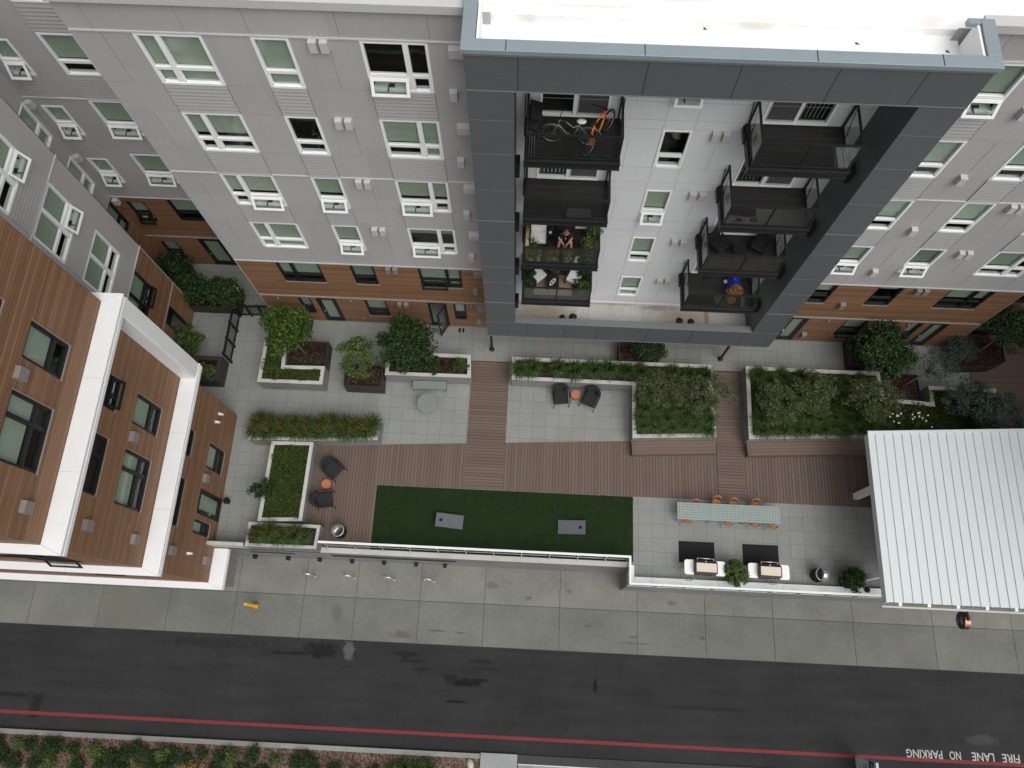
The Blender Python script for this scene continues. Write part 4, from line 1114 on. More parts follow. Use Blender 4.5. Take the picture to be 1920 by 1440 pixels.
# ---------------------------------------------------------------- planters
def inset(poly, d):
    n = len(poly); out = []
    for i in range(n):
        p0, p1, p2 = Vector(poly[i - 1]), Vector(poly[i]), Vector(poly[(i + 1) % n])
        e1 = (p1 - p0).normalized(); e2 = (p2 - p1).normalized()
        n1 = Vector((-e1.y, e1.x)); n2 = Vector((-e2.y, e2.x))
        k = d / max(.2, 1 + n1.dot(n2)); q = p1 + (n1 + n2) * k; out.append((q.x, q.y))
    return out

def planter(name, label, poly, h, th, soil, mats, group=None, drop=.1, zi=None):
    """poly runs anticlockwise; a rim of the given thickness round a bed of soil"""
    cx = sum(p[0] for p in poly) / len(poly); cy = sum(p[1] for p in poly) / len(poly)
    t = thing(name, label, 'planter', (cx, cy, 0), 0, group)
    o = [(x - cx, y - cy) for x, y in poly]; i = inset(o, th); n = len(o)
    b = MB(); v = [(*p, 0.001) for p in o] + [(*p, h) for p in o] + [(*p, h) for p in i] + [(*p, h - .3) for p in i]
    f = []
    for a in range(n):
        c = (a + 1) % n; f += [(a, c, n + c, n + a), (n + a, n + c, 2 * n + c, 2 * n + a), (2 * n + a, 2 * n + c, 3 * n + c, 3 * n + a)]
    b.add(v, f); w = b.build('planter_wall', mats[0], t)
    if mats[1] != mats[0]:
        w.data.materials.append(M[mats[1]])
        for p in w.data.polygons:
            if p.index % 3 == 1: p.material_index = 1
    b = MB(); b.add([(*p, h - drop) for p in i], [tuple(range(n))]); b.build('soil', soil, t)
    return t
k = .988
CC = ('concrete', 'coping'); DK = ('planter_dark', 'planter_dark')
planter('concrete_planter', 'L-shaped concrete planter with green ground cover left of the small tree', [(-12.47, 11.18), (-9.43, 11.19), (-9.43, 12.10), (-11.3, 12.06), (-11.36, 12.82), (-11.5, 13.32), (-12.43, 13.32)], .95, .17, 'mulch', CC)
planter('box_planter', 'dark metal box planter with mulch inside the L-shaped concrete planter', [(-11.28, 12.12), (-9.45, 12.12), (-9.45, 13.38), (-11.28, 13.38)], .80, .035, 'mulch', DK, drop=.06)
planter('box_planter', 'dark tall metal planter against the timber wall behind the bright maple', [(-11.5, 13.9), (-10.56, 13.9), (-10.56, 14.78), (-11.5, 14.78)], .7, .035, 'mulch', DK)
planter('box_planter', 'dark square metal planter holding the slender pale green tree', [(-8.46, 11.19), (-6.66, 11.19), (-6.72, 12.25), (-8.5, 12.25)], .95, .035, 'mulch', DK, drop=.06)
planter('concrete_planter', 'rectangular concrete planter behind the sage green bench', [(-6.6, 11.80), (-2.6, 11.83), (-2.68, 12.98), (-6.6, 12.98)], .95, .17, 'mulch', CC)
planter('concrete_planter', 'long L-shaped concrete planter with a row of grass clumps and a wooden bench in front', [(-.72, 11.84), (4.84, 11.82), (4.84, 9.30), (8.62, 9.53), (8.5, 13.0), (-.74, 12.97)], .95, .18, 'mulch', CC)
planter('concrete_planter', 'large concrete planter under the grey-green trees beside the white roof', [(10.06, 9.49), (21.5, 10.2), (21.5, 12.42), (18.42, 12.42), (18.42, 11.62), (16.33, 11.75), (16.25, 13.0), (10.1, 13.0)], .95, .18, 'mulch', CC)
planter('box_planter', 'sunken dark box planter in the notch of the large planter', [(16.5, 11.9), (18.25, 11.82), (18.2, 13.1), (16.45, 13.1)], .55, .035, 'mulch', DK)
planter('concrete_planter', 'long low concrete planter full of orange tipped grasses', [(-12.4, 8.42), (-11.42, 8.45), (-9.55, 8.50), (-6.6, 8.68), (-6.58, 9.58), (-12.4, 9.50)], .95, .16, 'mulch', CC)
planter('concrete_planter', 'concrete planter with a lawn-like green bed beside the two left armchairs', [(-11.43, 4.80), (-9.50, 4.90), (-9.46, 8.46), (-11.36, 8.40)], .955, .16, 'mulch', CC)
planter('concrete_planter', 'short concrete planter with grasses at the end of the terrace railing', [(-11.8, 3.72), (-8.72, 3.74), (-8.66, 4.77), (-11.8, 4.76)], .95, .14, 'mulch', CC)
planter('box_planter', 'dark metal planter beside the black fence and the timber wing', [(-15.6, 11.16), (-14.34, 11.17), (-14.30, 12.37), (-15.6, 12.37)], .9, .2, 'mulch', DK)
planter('box_planter', 'long dark planter under the shady hedge in the left corner', [(-17.9, 14.97), (-14.1, 14.97), (-14.1, 15.9), (-16.2, 16.2), (-17.0, 17.4), (-17.9, 17.4)], .75, .035, 'mulch', DK)
planter('box_planter', 'dark planter with a shrub half hidden below the balcony frame', [(4.25, 12.99), (6.1, 12.99), (6.1, 13.9), (4.25, 13.9)], .8, .035, 'mulch', DK)
planter('box_planter', 'dark metal planter under the dense dark tree right of the frame', [(15.09, 13.42), (16.9, 13.42), (16.9, 14.75), (15.09, 14.75)], .8, .035, 'mulch', DK)
planter('box_planter', 'wide dark planter with small shrub at the right end of the timber facade', [(19.83, 13.49), (21.68, 13.57), (22.3, 13.86), (22.3, 15.0), (19.86, 14.7)], .75, .035, 'mulch', DK)
def bench(label, x0, y0, x1, y1, dep):
    t = thing('wooden_bench', label, 'bench', (x0, y0, 0))
    L = math.hypot(x1 - x0, y1 - y0); a = math.atan2(y1 - y0, x1 - x0); t.rotation_euler = (0, 0, a)
    b = MB(); n = 4; w = dep / n
    for i in range(n): b.box(.12, L - .12, -dep + i * w + .004, -dep + (i + 1) * w - .004, .40, .43)
    b.box(0.0, .115, -dep, 0, .40, .43); b.box(L - .115, L, -dep, 0, .40, .43); b.build('seat', 'bench_wood', t)
    b = MB()
    for i in range(3): b.box(.005, L - .005, -dep + .01, -dep + .035, .03 + i * .125, .145 + i * .125)
    for x in (.0, L - .025):
        for i in range(3): b.box(x, x + .025, -dep + .036, -.002, .03 + i * .125, .145 + i * .125)
    b.build('skirt', 'bench_wood', t)
bench('brown wooden bench along the planter between the two boardwalks', 4.87, 9.29, 8.66, 9.52, .62)
bench('brown wooden bench in front of the large planter running under the white roof', 10.1, 9.48, 20.0, 10.1, .62)

# ---------------------------------------------------------------- trees and plants
tree('maple_tree', 'bright green round maple above the L-shaped planter', 'tree', (-10.47, 12.75, .74), (-.6, .55, 1.7), (1.15, 1.08, .95), 40, .36, 130, 'leaf_bright', .12, .085, 3, lo=.4)
tree('small_tree', 'slender pale green young tree in the square dark planter', 'tree', (-7.62, 11.7, .9), (-.15, .5, 1.1), (.75, 1.0, 1.15), 34, .27, 95, 'leaf_mid', .10, .06, 4, trunk=.025)
tree('broadleaf_tree', 'dense dark green tree growing in the planter behind the sage bench', 'tree', (-5.45, 12.3, .85), (-.05, .5, 1.45), (1.25, 1.15, 1.0), 46, .37, 150, 'leaf_dark', .12, .08, 5, lo=.35)
tree('olive_tree', 'grey-green airy tree at the left of the planter above the first wooden bench', 'tree', (5.9, 11.2, .85), (-.15, .1, 1.25), (.95, .9, .6), 34, .28, 135, 'leaf_olive', .075, .04, 6, up=.4)
tree('olive_tree', 'grey-green airy tree leaning over the right boardwalk', 'tree', (7.4, 11.1, .85), (.35, .1, 1.2), (1.4, .95, .6), 40, .28, 125, 'leaf_olive', .075, .04, 7, up=.4)
tree('olive_tree', 'leftmost grey-green tree in the large planter beside the white roof', 'tree', (11.3, 10.8, .85), (-.2, .1, 1.3), (1.05, 1.05, .65), 44, .29, 140, 'leaf_olive', .075, .04, 8, up=.4)
tree('olive_tree', 'middle grey-green tree in the large planter beside the white roof', 'tree', (12.6, 11.35, .85), (.1, .1, 1.3), (.95, .95, .6), 36, .29, 135, 'leaf_olive', .075, .04, 9, up=.4)
tree('olive_tree', 'grey-green tree beside the sunken notch of the large planter', 'tree', (15.4, 11.2, .85), (-.05, .05, 1.3), (1.25, .95, .65), 44, .28, 125, 'leaf_olive', .075, .04, 10, up=.4)
tree('olive_tree', 'bluish grey-green tree at the far right end of the large planter', 'tree', (19.6, 11.3, .85), (.0, .1, 1.3), (1.15, 1.0, .65), 40, .28, 120, 'leaf_blue', .08, .045, 12, up=.4)
tree('olive_tree', 'bluish grey-green tree by the brown deck beyond the white roof', 'tree', (20.7, 10.75, .85), (.15, .1, 1.2), (1.05, .9, .6), 36, .27, 120, 'leaf_blue', .08, .045, 13, up=.4)
tree('broadleaf_tree', 'dense dark green tree right of the balcony frame by the timber wall', 'tree', (15.9, 13.9, .75), (-.1, -.45, 1.65), (1.3, 1.15, 1.0), 48, .37, 145, 'leaf_dark', .12, .08, 14, lo=.35)
tree('sparse_tree', 'thin nearly bare young tree leaning from the sunken planter notch', 'tree', (17.35, 12.45, .5), (1.15, .6, 1.5), (.8, .8, .5), 34, .30, 42, 'leaf_blue', .09, .04, 15, trunk=.03, limbs=26)
tree('broadleaf_tree', 'dark tree at the far right edge leaning from the wide planter', 'tree', (20.85, 14.15, .7), (.5, .45, 2.2), (1.15, 1.0, .8), 42, .33, 115, 'leaf_dark', .10, .065, 16, trunk=.03)
tree('shrub', 'dusky green shrub in the wide dark planter at the right', 'shrub', (20.2, 14.2, .65), (-.2, .0, .55), (.75, .55, .5), 24, .26, 90, 'leaf_blue', .07, .045, 17, low=-.3)
tree('shrub', 'dark glossy shrub half hidden under the slate balcony frame', 'shrub', (5.3, 13.4, .7), (.25, .05, .5), (.85, .42, .5), 24, .25, 100, 'leaf_dark', .09, .06, 18, low=-.3)
for i, (x, y, z, rx, ry, rz, lb, m) in enumerate([(-17.3, 16.6, .7, .75, .7, .75, 'darkest shrub deep in the left corner recess', 'leaf_dark'), (-16.3, 15.7, .7, .85, .6, .8, 'dark green shrub in the middle of the left corner hedge', 'leaf_dark'), (-15.1, 15.4, .7, .85, .6, .8, 'broad green shrub in the left corner hedge near the black fence', 'leaf_mid'), (-14.35, 15.35, .7, .5, .5, .75, 'small green shrub at the right end of the corner hedge by the stakes', 'leaf_dark')]):
    tree('shrub', lb, 'shrub', (x, y, z), (0, 0, .75), (rx, ry, rz), 30, .3, 110, m if i != 2 else 'leaf_dark', .12, .08, 20 + i, low=-.4)
tree('shrub', 'green leafy shrub against the timber wing beside its open door', 'shrub', (-16.1, 13.0, 0), (-.05, 0, .95), (.72, .8, .8), 30, .27, 95, 'leaf_mid', .11, .08, 26, low=-.5)
tree('shrub', 'low green plant in the dark planter beside the black fence', 'shrub', (-14.85, 11.6, .8), (0, 0, .15), (.4, .38, .28), 16, .18, 70, 'leaf_mid', .09, .06, 27, low=-.1)
tree('shrub', 'small leafy shrub spilling over the left edge of the lawn-like planter', 'shrub', (-11.3, 6.15, .86), (-.1, 0, .3), (.45, .4, .35), 16, .2, 60, 'leaf_dark', .09, .06, 28, low=-.2)
for i, (x, y, s) in enumerate(((-6.0, 12.3, .28), (-5.0, 12.3, .34), (-4.4, 12.35, .4), (-3.1, 12.35, .34))):
    lb = ['small shrub at the left end of the planter behind the sage bench', 'small shrub under the dark tree behind the sage bench', 'leafy shrub right of the dark tree behind the sage bench', 'round grassy shrub at the right end of the planter behind the sage bench'][i]
    tree('shrub', lb, 'shrub', (x, y, .85), (0, 0, .25), (s, s * .9, .32), 18, .17, 70, 'grass' if i == 3 else 'leaf_dark', .09, .05, 30 + i, low=-.2)
t = thing('plant_stakes', 'pale wooden stakes sticking out of the corner hedge near the black fence', 'stakes', (-14.1, 15.5, .7))
for (x, y) in ((-.12, 0), (0.05, .05), (.2, -.05)):
    b = MB(); b.tube([(x, y, 0), (x + .12, y + .02, 1.25)], .018, 5); b.build('stake', 'tape', t)
b = MB(); b.tube([(-.2, .02, .95), (.35, .0, 1.15)], .014, 5); b.build('crossbar', 'tape', t)

def cover_bed(name, label, rects, z, n, mat='cover', hh=.12):
    P = []
    for (x0, x1, y0, y1) in rects:
        k = int(n * (x1 - x0) * (y1 - y0)); q = np.stack([rng.uniform(x0, x1, k), rng.uniform(y0, y1, k), np.zeros(k)], 1)
        q[:, 2] = z + hh * (.5 + .5 * np.sin(q[:, 0] * 5.1 + np.sin(q[:, 1] * 4.3) * 2)) * rng.uniform(.2, 1, k); P.append(q)
    o = quadcloud(leafquads(np.concatenate(P), .10, .028, .35), name, mat); tag(o, label, 'ground cover', kind='stuff')
cover_bed('ground_cover', 'green creeping ground cover filling the L-shaped planter', [(-12.4, -11.5, 11.3, 13.1), (-11.5, -9.58, 11.3, 11.95)], .86, 2300)
cover_bed('ground_cover', 'lawn-like green ground cover in the planter beside the left armchairs', [(-11.28, -9.64, 4.98, 8.3)], .86, 2300)
cover_bed('ground_cover', 'dark green undergrowth below the trees of the large planter', [(10.3, 16.2, 9.85, 12.8), (16.2, 18.3, 10.25, 11.6), (18.3, 21.3, 10.35, 12.2)], .85, 1100, 'grass', .22)
cover_bed('ground_cover', 'sparse green plants on the mulch of the small box planter', [(-11.1, -9.6, 12.25, 12.9), (-10.9, -9.7, 12.2, 12.5)], .74, 180, 'leaf_mid', .06)
cover_bed('ground_cover', 'sparse green plants on the mulch of the square dark planter', [(-8.3, -6.85, 11.35, 12.1)], .89, 260, 'leaf_mid', .1)
cover_bed('ground_cover', 'dark green plants on the mulch of the planter beside the black fence', [(-15.3, -14.6, 11.35, 12.2)], .8, 300, 'leaf_dark', .1)

def grass_proto(name, label, cat, n, ln, sp, seed, plumes=0, w=.018, mat='grass'):
    t = thing(name, label, cat, (0, 0, -50))
    quadcloud(blades(n, ln, sp, seed, w), 'blades', mat, t)
    if plumes:
        V = []
        r = np.random.default_rng(seed)
        for i in range(plumes):
            a = r.uniform(0, 6.28); d = np.array((math.cos(a), math.sin(a), 0)); l = ln * r.uniform(1.2, 1.9); q = d * sp * r.uniform(.15, .6) + np.array((0, 0, l))
            s = np.array((-d[1], d[0], 0)) * .004; V += [-s, s, q + s, q - s]
            for j in range(7):
                f = .62 + .06 * j; c = q * f; e = np.array((r.uniform(-.03, .03), r.uniform(-.03, .03), .05)); sd = np.array((r.uniform(-1, 1), r.uniform(-1, 1), 0)) * .012
                V += [c - sd, c + sd, c + e + sd, c + e - sd]
        quadcloud(np.array(V), 'plume', 'plume', t)
    return t
first = set()
def place(proto, x, y, z, label, group, s=1.):
    if proto.name not in first:
        first.add(proto.name); proto.location = (x, y, z); proto.rotation_euler = (0, 0, rnd.uniform(0, 6)); proto.scale = (s, s, s)
        proto['label'] = label; proto['group'] = group; return proto
    return dup(proto, (x, y, z), rnd.uniform(0, 6), label, group, s)
gp = grass_proto('grass_clump', '', 'grass clump', 320, .52, .46, 41, w=.020)
gp2 = grass_proto('grass_clump', '', 'grass clump', 300, .44, .48, 42, w=.020)
og = grass_proto('ornamental_grass', '', 'grass clump', 520, .66, .60, 43, 24, .016)
for x in (-.35, .25, 1.35, 2.25, 3.0, 3.75, 4.6):
    place(gp, x + rnd.uniform(-.08, .08), 12.4 + rnd.uniform(-.1, .1), .84, 'green grass clump in the single row behind the two right armchairs', 'grass clumps in the long planter row', rnd.uniform(1.15, 1.4))
for i in range(6):
    for j in range(4):
        x, y = 5.3 + i * .58 + rnd.uniform(-.12, .12), 9.9 + j * .42 + rnd.uniform(-.1, .1)
        place(gp2, x, y, .84, 'green grass clump in the bed directly behind the first wooden bench', 'grass clumps behind the first wooden bench', rnd.uniform(.8, 1.15))
for i in range(5): place(gp2, 5.2 + i * .75, 12.5 + rnd.uniform(-.15, .15), .84, 'green grass clump along the back edge of the bench planter', 'grass clumps at the back of the bench planter', rnd.uniform(.8, 1.1))
for i in range(12):
    for j in range(2):
        place(gp2, 10.55 + i * .55 + rnd.uniform(-.12, .12), 9.95 + i * .035 + j * .5 + rnd.uniform(-.1, .1), .84, 'dark grass clump along the front edge of the large planter', 'grass clumps at the front of the large planter', rnd.uniform(.85, 1.2))
for i in range(8): place(gp2, 10.5 + i * .68 + rnd.uniform(-.15, .15), 12.45 + rnd.uniform(-.2, .2), .84, 'dark grass clump along the back edge of the large planter', 'grass clumps at the back of the large planter', rnd.uniform(.9, 1.3))
for i in range(20): place(og, -12.05 + (i // 2) * .56 + rnd.uniform(-.1, .1), (8.82 if i % 2 else 9.2) + (i // 2) * .02 + rnd.uniform(-.08, .08), .84, 'orange tipped ornamental grass in the long low planter', 'grasses in the long low planter', rnd.uniform(.78, .98))
for x, y, s in ((-11.3, 4.2, .85), (-10.8, 4.35, .95), (-10.3, 4.2, .9), (-9.7, 4.3, .95), (-9.25, 4.25, .7)): place(og, x, y, .84, 'orange tipped ornamental grass in the short planter at the end of the railing', 'grasses in the short planter by the railing', s)
t = thing('flowering_plant', 'white flowering plant in the large planter left of the notch wall', 'flowers', (16.4, 10.75, .85))
def flowers(t, n, seed):
    r = np.random.default_rng(seed); C = np.stack([r.normal(0, .3, 160), r.normal(0, .22, 160), r.uniform(.05, .4, 160)], 1)
    quadcloud(leafquads(C, .13, .06, .6), 'foliage', 'leaf_mid', t)
    b = MB()
    for i in range(n):
        x, y, z = r.normal(0, .3), r.normal(0, .2), r.uniform(.4, .52); b.lathe([(.0, 0), (.045, .02), (.03, .045), (.0, .05)], 8, (x, y, z))
    b.build('blossom', 'petal', t)
flowers(t, 10, 3)
t2 = thing('flowering_plant', 'white flowering plant in the large planter near the bluish trees', 'flowers', (17.7, 10.75, .85)); flowers(t2, 11, 4)

# planting strip across the road
def shrub_proto(mat, seed, r_=.42, L=.07, W=.045):
    t = thing('bed_shrub', '', 'shrub', (0, 0, -50))
    cl = clumps((0, 0, .22), (r_ * .8, r_ * .8, .24), 18, seed, .4, -.3)
    quadcloud(leafcloud(cl, r_ * .42, 60, L, W, seed), 'crown', mat, t)
    b = MB()
    for i in range(5): a = i * 1.3; b.tube([(0, 0, -.02), (.12 * math.cos(a), .12 * math.sin(a), .25)], .008, 4)
    b.build('stems', 'bark', t); return t
sp = [shrub_proto('leaf_dark', 51), shrub_proto('leaf_mid', 52), shrub_proto('leaf_dark', 53, .5)]
LB = [('small dark green shrub in the mulch bed across the road', 'dark shrubs in the mulch bed'), ('small lighter green shrub in the mulch bed across the road', 'light shrubs in the mulch bed'), ('larger dark green shrub in the mulch bed across the road', 'large shrubs in the mulch bed')]
bed = [(-22.6, -4.95), (-21.9, -4.9), (-21.2, -4.95), (-20.4, -5.0), (-20.0, -4.95), (-19.2, -4.9), (-18.3, -4.95), (-17.6, -5.1), (-16.9, -5.0), (-16.4, -4.95), (-15.7, -5.1), (-15.2, -4.95), (-14.7, -5.0), (-14.2, -5.05), (-13.5, -4.9), (-12.6, -5.0), (-12.3, -4.9), (-11.2, -4.85),
       (-22.3, -5.5), (-21.7, -5.55), (-20.8, -5.6), (-20.2, -5.6), (-18.8, -5.6), (-18.1, -5.55), (-17.4, -5.55), (-16.8, -5.6), (-16.2, -5.55), (-15.6, -5.6), (-15.0, -5.55), (-12.9, -5.5), (-11.7, -5.5), (-10.2, -4.98), (-9.3, -5.0), (-8.9, -4.95), (-8.5, -5.02), (-7.6, -5.25), (-6.7, -5.25), (-5.9, -5.2), (-10.9, -5.5)]
for i, (x, y) in enumerate(bed):
    q = 1 if i % 5 == 1 else (2 if i % 3 == 0 else 0)
    place(sp[q], x + rnd.uniform(-.1, .1), y + rnd.uniform(-.06, .06), -3.0, *LB[q], rnd.uniform(.7, 1.0))
for x, y in ((-4.6, -5.0), (-4.1, -5.05), (-3.6, -5.0), (-5.1, -5.15)): place(gp, x, y, -3.0, 'bluish grass clump in the mulch bed near the concrete pad', 'grass clumps in the mulch bed', 1.0)
t = thing('bed_shrub', 'rusty orange shrub in the mulch bed across the road', 'shrub', (-13.9, -5.5, -3.0))
quadcloud(leafcloud(clumps((0, 0, .3), (.55, .35, .25), 18, 71, .4, -.3), .16, 55, .07, .035, 72), 'crown', 'plume', t)
t = thing('bed_shrub', 'dark red shrub in the mulch bed across the road', 'shrub', (-11.95, -5.6, -3.0)); quadcloud(leafcloud(clumps((0, 0, .2), (.25, .2, .2), 10, 73, .4, -.3), .12, 50, .06, .035, 74), 'crown', 'leaf_red', t)
b = MB(); b.lathe([(.0, .0), (.17, .02), (.19, .08), (.1, .17), (0, .19)], 9, (0, 0, 0), Matrix.Diagonal((.75, 1.25, 1))); o = b.build('rock', 'stone'); o.location = (-1.75, -4.75, -3.0); o.rotation_euler = (0, 0, .3); tag(o, 'pale rock lying on the mulch beside the concrete pad', 'rock')

# ---------------------------------------------------------------- terrace furniture
def armchair(name, label, group, mat='cushion'):
    t = thing(name, label, 'armchair', (0, 0, -50), 0, group)          # front towards +X
    b = MB()
    b.box(-.26, .36, -.27, .27, .30, .43); b.build('seat', mat, t, bevel=.04)
    b = MB(); n = 13; v = []; f = []
    for i in range(n):
        a = R(-112 - i * (136 / (n - 1)))
        for (rr, z, dx) in ((.20, .40, 0), (.29, .40, 0), (.32, .70, -.03), (.25, .72, -.03)): v.append((-.06 + dx + rr * math.cos(a), rr * 1.02 * math.sin(a), z))
    for i in range(n - 1):
        for k in range(4): f.append((i * 4 + k, (i + 1) * 4 + k, (i + 1) * 4 + (k + 1) % 4, i * 4 + (k + 1) % 4))
    f += [(3, 2, 1, 0), (4 * n - 4, 4 * n - 3, 4 * n - 2, 4 * n - 1)]
    b.add(v, f); b.build('backrest', mat, t, bevel=.02)
    b = MB(); pts = [(.40, -.335, .58)]
    pts += [(x, -.345, .60) for x in (.2, .0)]
    for i in range(13):
        a = R(-90 - i * 15); pts.append((-.08 + .36 * math.cos(a), .35 * math.sin(a), .60 + .13 * max(0, -math.cos(a))))
    pts += [(0, .345, .60), (.2, .345, .60), (.40, .335, .58)]
    b.tube(pts, .024, 8); b.build('arm_frame', 'black_metal', t, True)
    b = MB()
    for i in range(15):
        a = R(-105 - i * 10.7); c = (-.08 + .35 * math.cos(a), .34 * math.sin(a), .60 + .13 * max(0, -math.cos(a))); b.tube([c, (-.08 + .27 * math.cos(a), .27 * math.sin(a), .31)], .007, 4)
    b.tube([(.34, -.29, .30), (-.15, -.29, .30), (-.33, -.12, .30), (-.33, .12, .30), (-.15, .29, .30), (.34, .29, .30)], .015, 6)
    b.build('back_weave', 'black_metal', t, True)
    for sx, sy in ((1, -1), (1, 1), (-1, -1), (-1, 1)):
        b = MB()
        if sx > 0: b.tube([(.40, sy * .335, .58), (.36, sy * .30, .32), (.42, sy * .33, .0)], .016, 6)
        else: b.tube([(-.2, sy * .29, .30), (-.30, sy * .34, .0)], .016, 6)
        b.build('leg', 'black_metal', t, True)
    return t
AC = 'armchairs in pairs beside orange tables'
ac = armchair('armchair', 'black armchair turned to the lower right, upper one of the left pair', AC)
ac.location = (-8.60, 7.42, .026); ac.rotation_euler = (0, 0, R(-38)); ac.scale = (1.12,) * 3
dup(ac, (-8.82, 5.97, .026), R(9), scale=1.12, label='black armchair facing the turf, lower one of the left pair')
ac2 = armchair('armchair', 'dark grey armchair left of the orange table on the pavers', AC, 'cushion_warm')
ac2.location = (1.60, 11.34, 0); ac2.rotation_euler = (0, 0, R(-83)); ac2.scale = (1.12,) * 3
dup(ac2, (2.98, 11.30, 0), R(-112), scale=1.12, label='dark grey armchair right of the orange table on the pavers')
def side_table(label, x, y, z):
    t = thing('side_table', label, 'side table', (x, y, z), 0, 'orange side tables')
    b = MB(); b.lathe([(.205, .43), (.21, .44), (.21, .455), (.2, .46)], 32); b.build('table_top', 'orange_top', t)
    b = MB(); b.lathe([(.15, 0), (.155, .01), (.10, .2), (.13, .43)], 28); b.build('pedestal', 'orange_top', t, True)
side_table('orange round side table between the two left armchairs', -8.78, 6.68, .026)
side_table('orange round side table between the two dark grey armchairs', 2.28, 11.42, 0)
def board(label, x, y, rz, hx):
    t = thing('cornhole_board', label, 'cornhole board', (x, y, .02), rz, 'cornhole boards on the turf')
    m = Matrix.Translation((0, 0, .19)) @ Matrix.Rotation(R(7.5) * hx, 4, 'Y') if False else Matrix.Translation((0, 0, .18)) @ Matrix.Rotation(-hx * R(9), 4, 'Y')
    b = MB(); b.box(-.61, .61, -.305, .305, -.012, .012, m); b.build('deck', 'bag_grey', t)
    b = MB(); b.box(-.60, .60, -.30, -.27, -.09, -.013, m); b.box(-.60, .60, .27, .30, -.09, -.013, m); b.box(-.6, -.57, -.27, .27, -.09, -.013, m); b.box(.57, .6, -.27, .27, -.09, -.013, m); b.build('frame', 'bag_grey', t)
    b = MB(); b.lathe([(.076, .0125), (.076, .0145)], 28, (0, 0, 0), None); v = [m @ (Vector(p) + Vector((hx * .38, 0, 0))) for p in b.v]; c = MB(); c.add(v, b.f); c.build('hole', 'hole', t)
    for s in (-1, 1):
        b = MB(); b.box(hx * .5 - .03, hx * .5 + .03, s * .24 - .015, s * .24 + .015, .0, .2); b.build('leg', 'bag_grey', t)
board('grey cornhole board on the left half of the turf, hole towards its left end', -3.17, 5.33, R(-3), -1)
board('grey cornhole board on the right half of the turf, hole towards its right end', 2.25, 5.31, R(0), 1)
t = thing('round_table', 'sage green round table in front of the sage bench', 'table', (-4.55, 10.61, 0))
b = MB(); b.lathe([(.45, .71), (.465, .72), (.465, .74), (.455, .745)], 44); b.build('table_top', 'sage', t)
b = MB(); b.lathe([(.27, 0), (.27, .012), (.05, .03), (.04, .3), (.04, .71)], 28); b.build('pedestal', 'sage', t)
t = thing('metal_bench', 'sage green metal bench against the concrete planter', 'bench', (-4.55, 11.57, 0), R(1))
b = MB(); b.box(-.78, .78, -.2, .2, .42, .45); b.box(-.78, .78, -.2, -.185, .36, .42); b.box(-.78, .78, .185, .2, .36, .42); b.build('seat', 'sage', t)
for x in (-.775, .755):
    b = MB(); b.box(x, x + .02, -.185, .185, 0, .419); b.build('leg', 'sage', t)
def perf_table(label, x, group):
    t = thing('perforated_table', label, 'table', (x, 6.17, 0), R(0), group)
    w, d = 1.475, .74
    # top with real round-ish holes: cells with an octagonal opening
    nx, ny = 12, 6; b = MB(); x0, y0 = -w / 2 + .03, -d / 2 + .03; cx, cy = (w - .06) / nx, (d - .06) / ny; r = .025
    for i in range(nx):
        for j in range(ny):
            a, e = x0 + i * cx, y0 + j * cy; m = (a + cx / 2, e + cy / 2)
            sq = [(a + cx, e + cy / 2), (a + cx, e + cy), (a + cx / 2, e + cy), (a, e + cy), (a, e + cy / 2), (a, e), (a + cx / 2, e), (a + cx, e)]
            oc = [(m[0] + r * math.cos(q * math.pi / 4), m[1] + r * math.sin(q * math.pi / 4)) for q in range(8)]
            v = [(*p, .74) for p in sq] + [(*p, .74) for p in oc] + [(*p, .675) for p in oc]
            f = [(q, (q + 1) % 8, 8 + (q + 1) % 8, 8 + q) for q in range(8)] + [(8 + q, 8 + (q + 1) % 8, 16 + (q + 1) % 8, 16 + q) for q in range(8)]
            b.add(v, f)
    b.box(-w / 2, w / 2, -d / 2, y0, .70, .74); b.box(-w / 2, w / 2, -y0, d / 2, .70, .74); b.box(-w / 2, x0, y0, -y0, .70, .74); b.box(-x0, w / 2, y0, -y0, .70, .74)
    o = b.build('table_top', 'sage_light', t); o.data.materials.append(M['planter_dark'])
    for p in o.data.polygons:
        if p.index < nx * ny * 16 and p.index % 16 > 7: p.material_index = 1  # hole walls coloured dark to stand in for the shade inside
    for sx in (-1, 1):
        for sy in (-1, 1):
            b = MB(); b.tube([(sx * .66, sy * .3, .70), (sx * .70, sy * .34, 0)], .018, 6); b.build('leg', 'sage_light', t)
    return t
for i, (x, l) in enumerate(((7.56, 'leftmost'), (9.05, 'middle'), (10.54, 'rightmost'))): perf_table(f'{l} pale sage perforated table of the three in a row', x, 'perforated tables in a row')
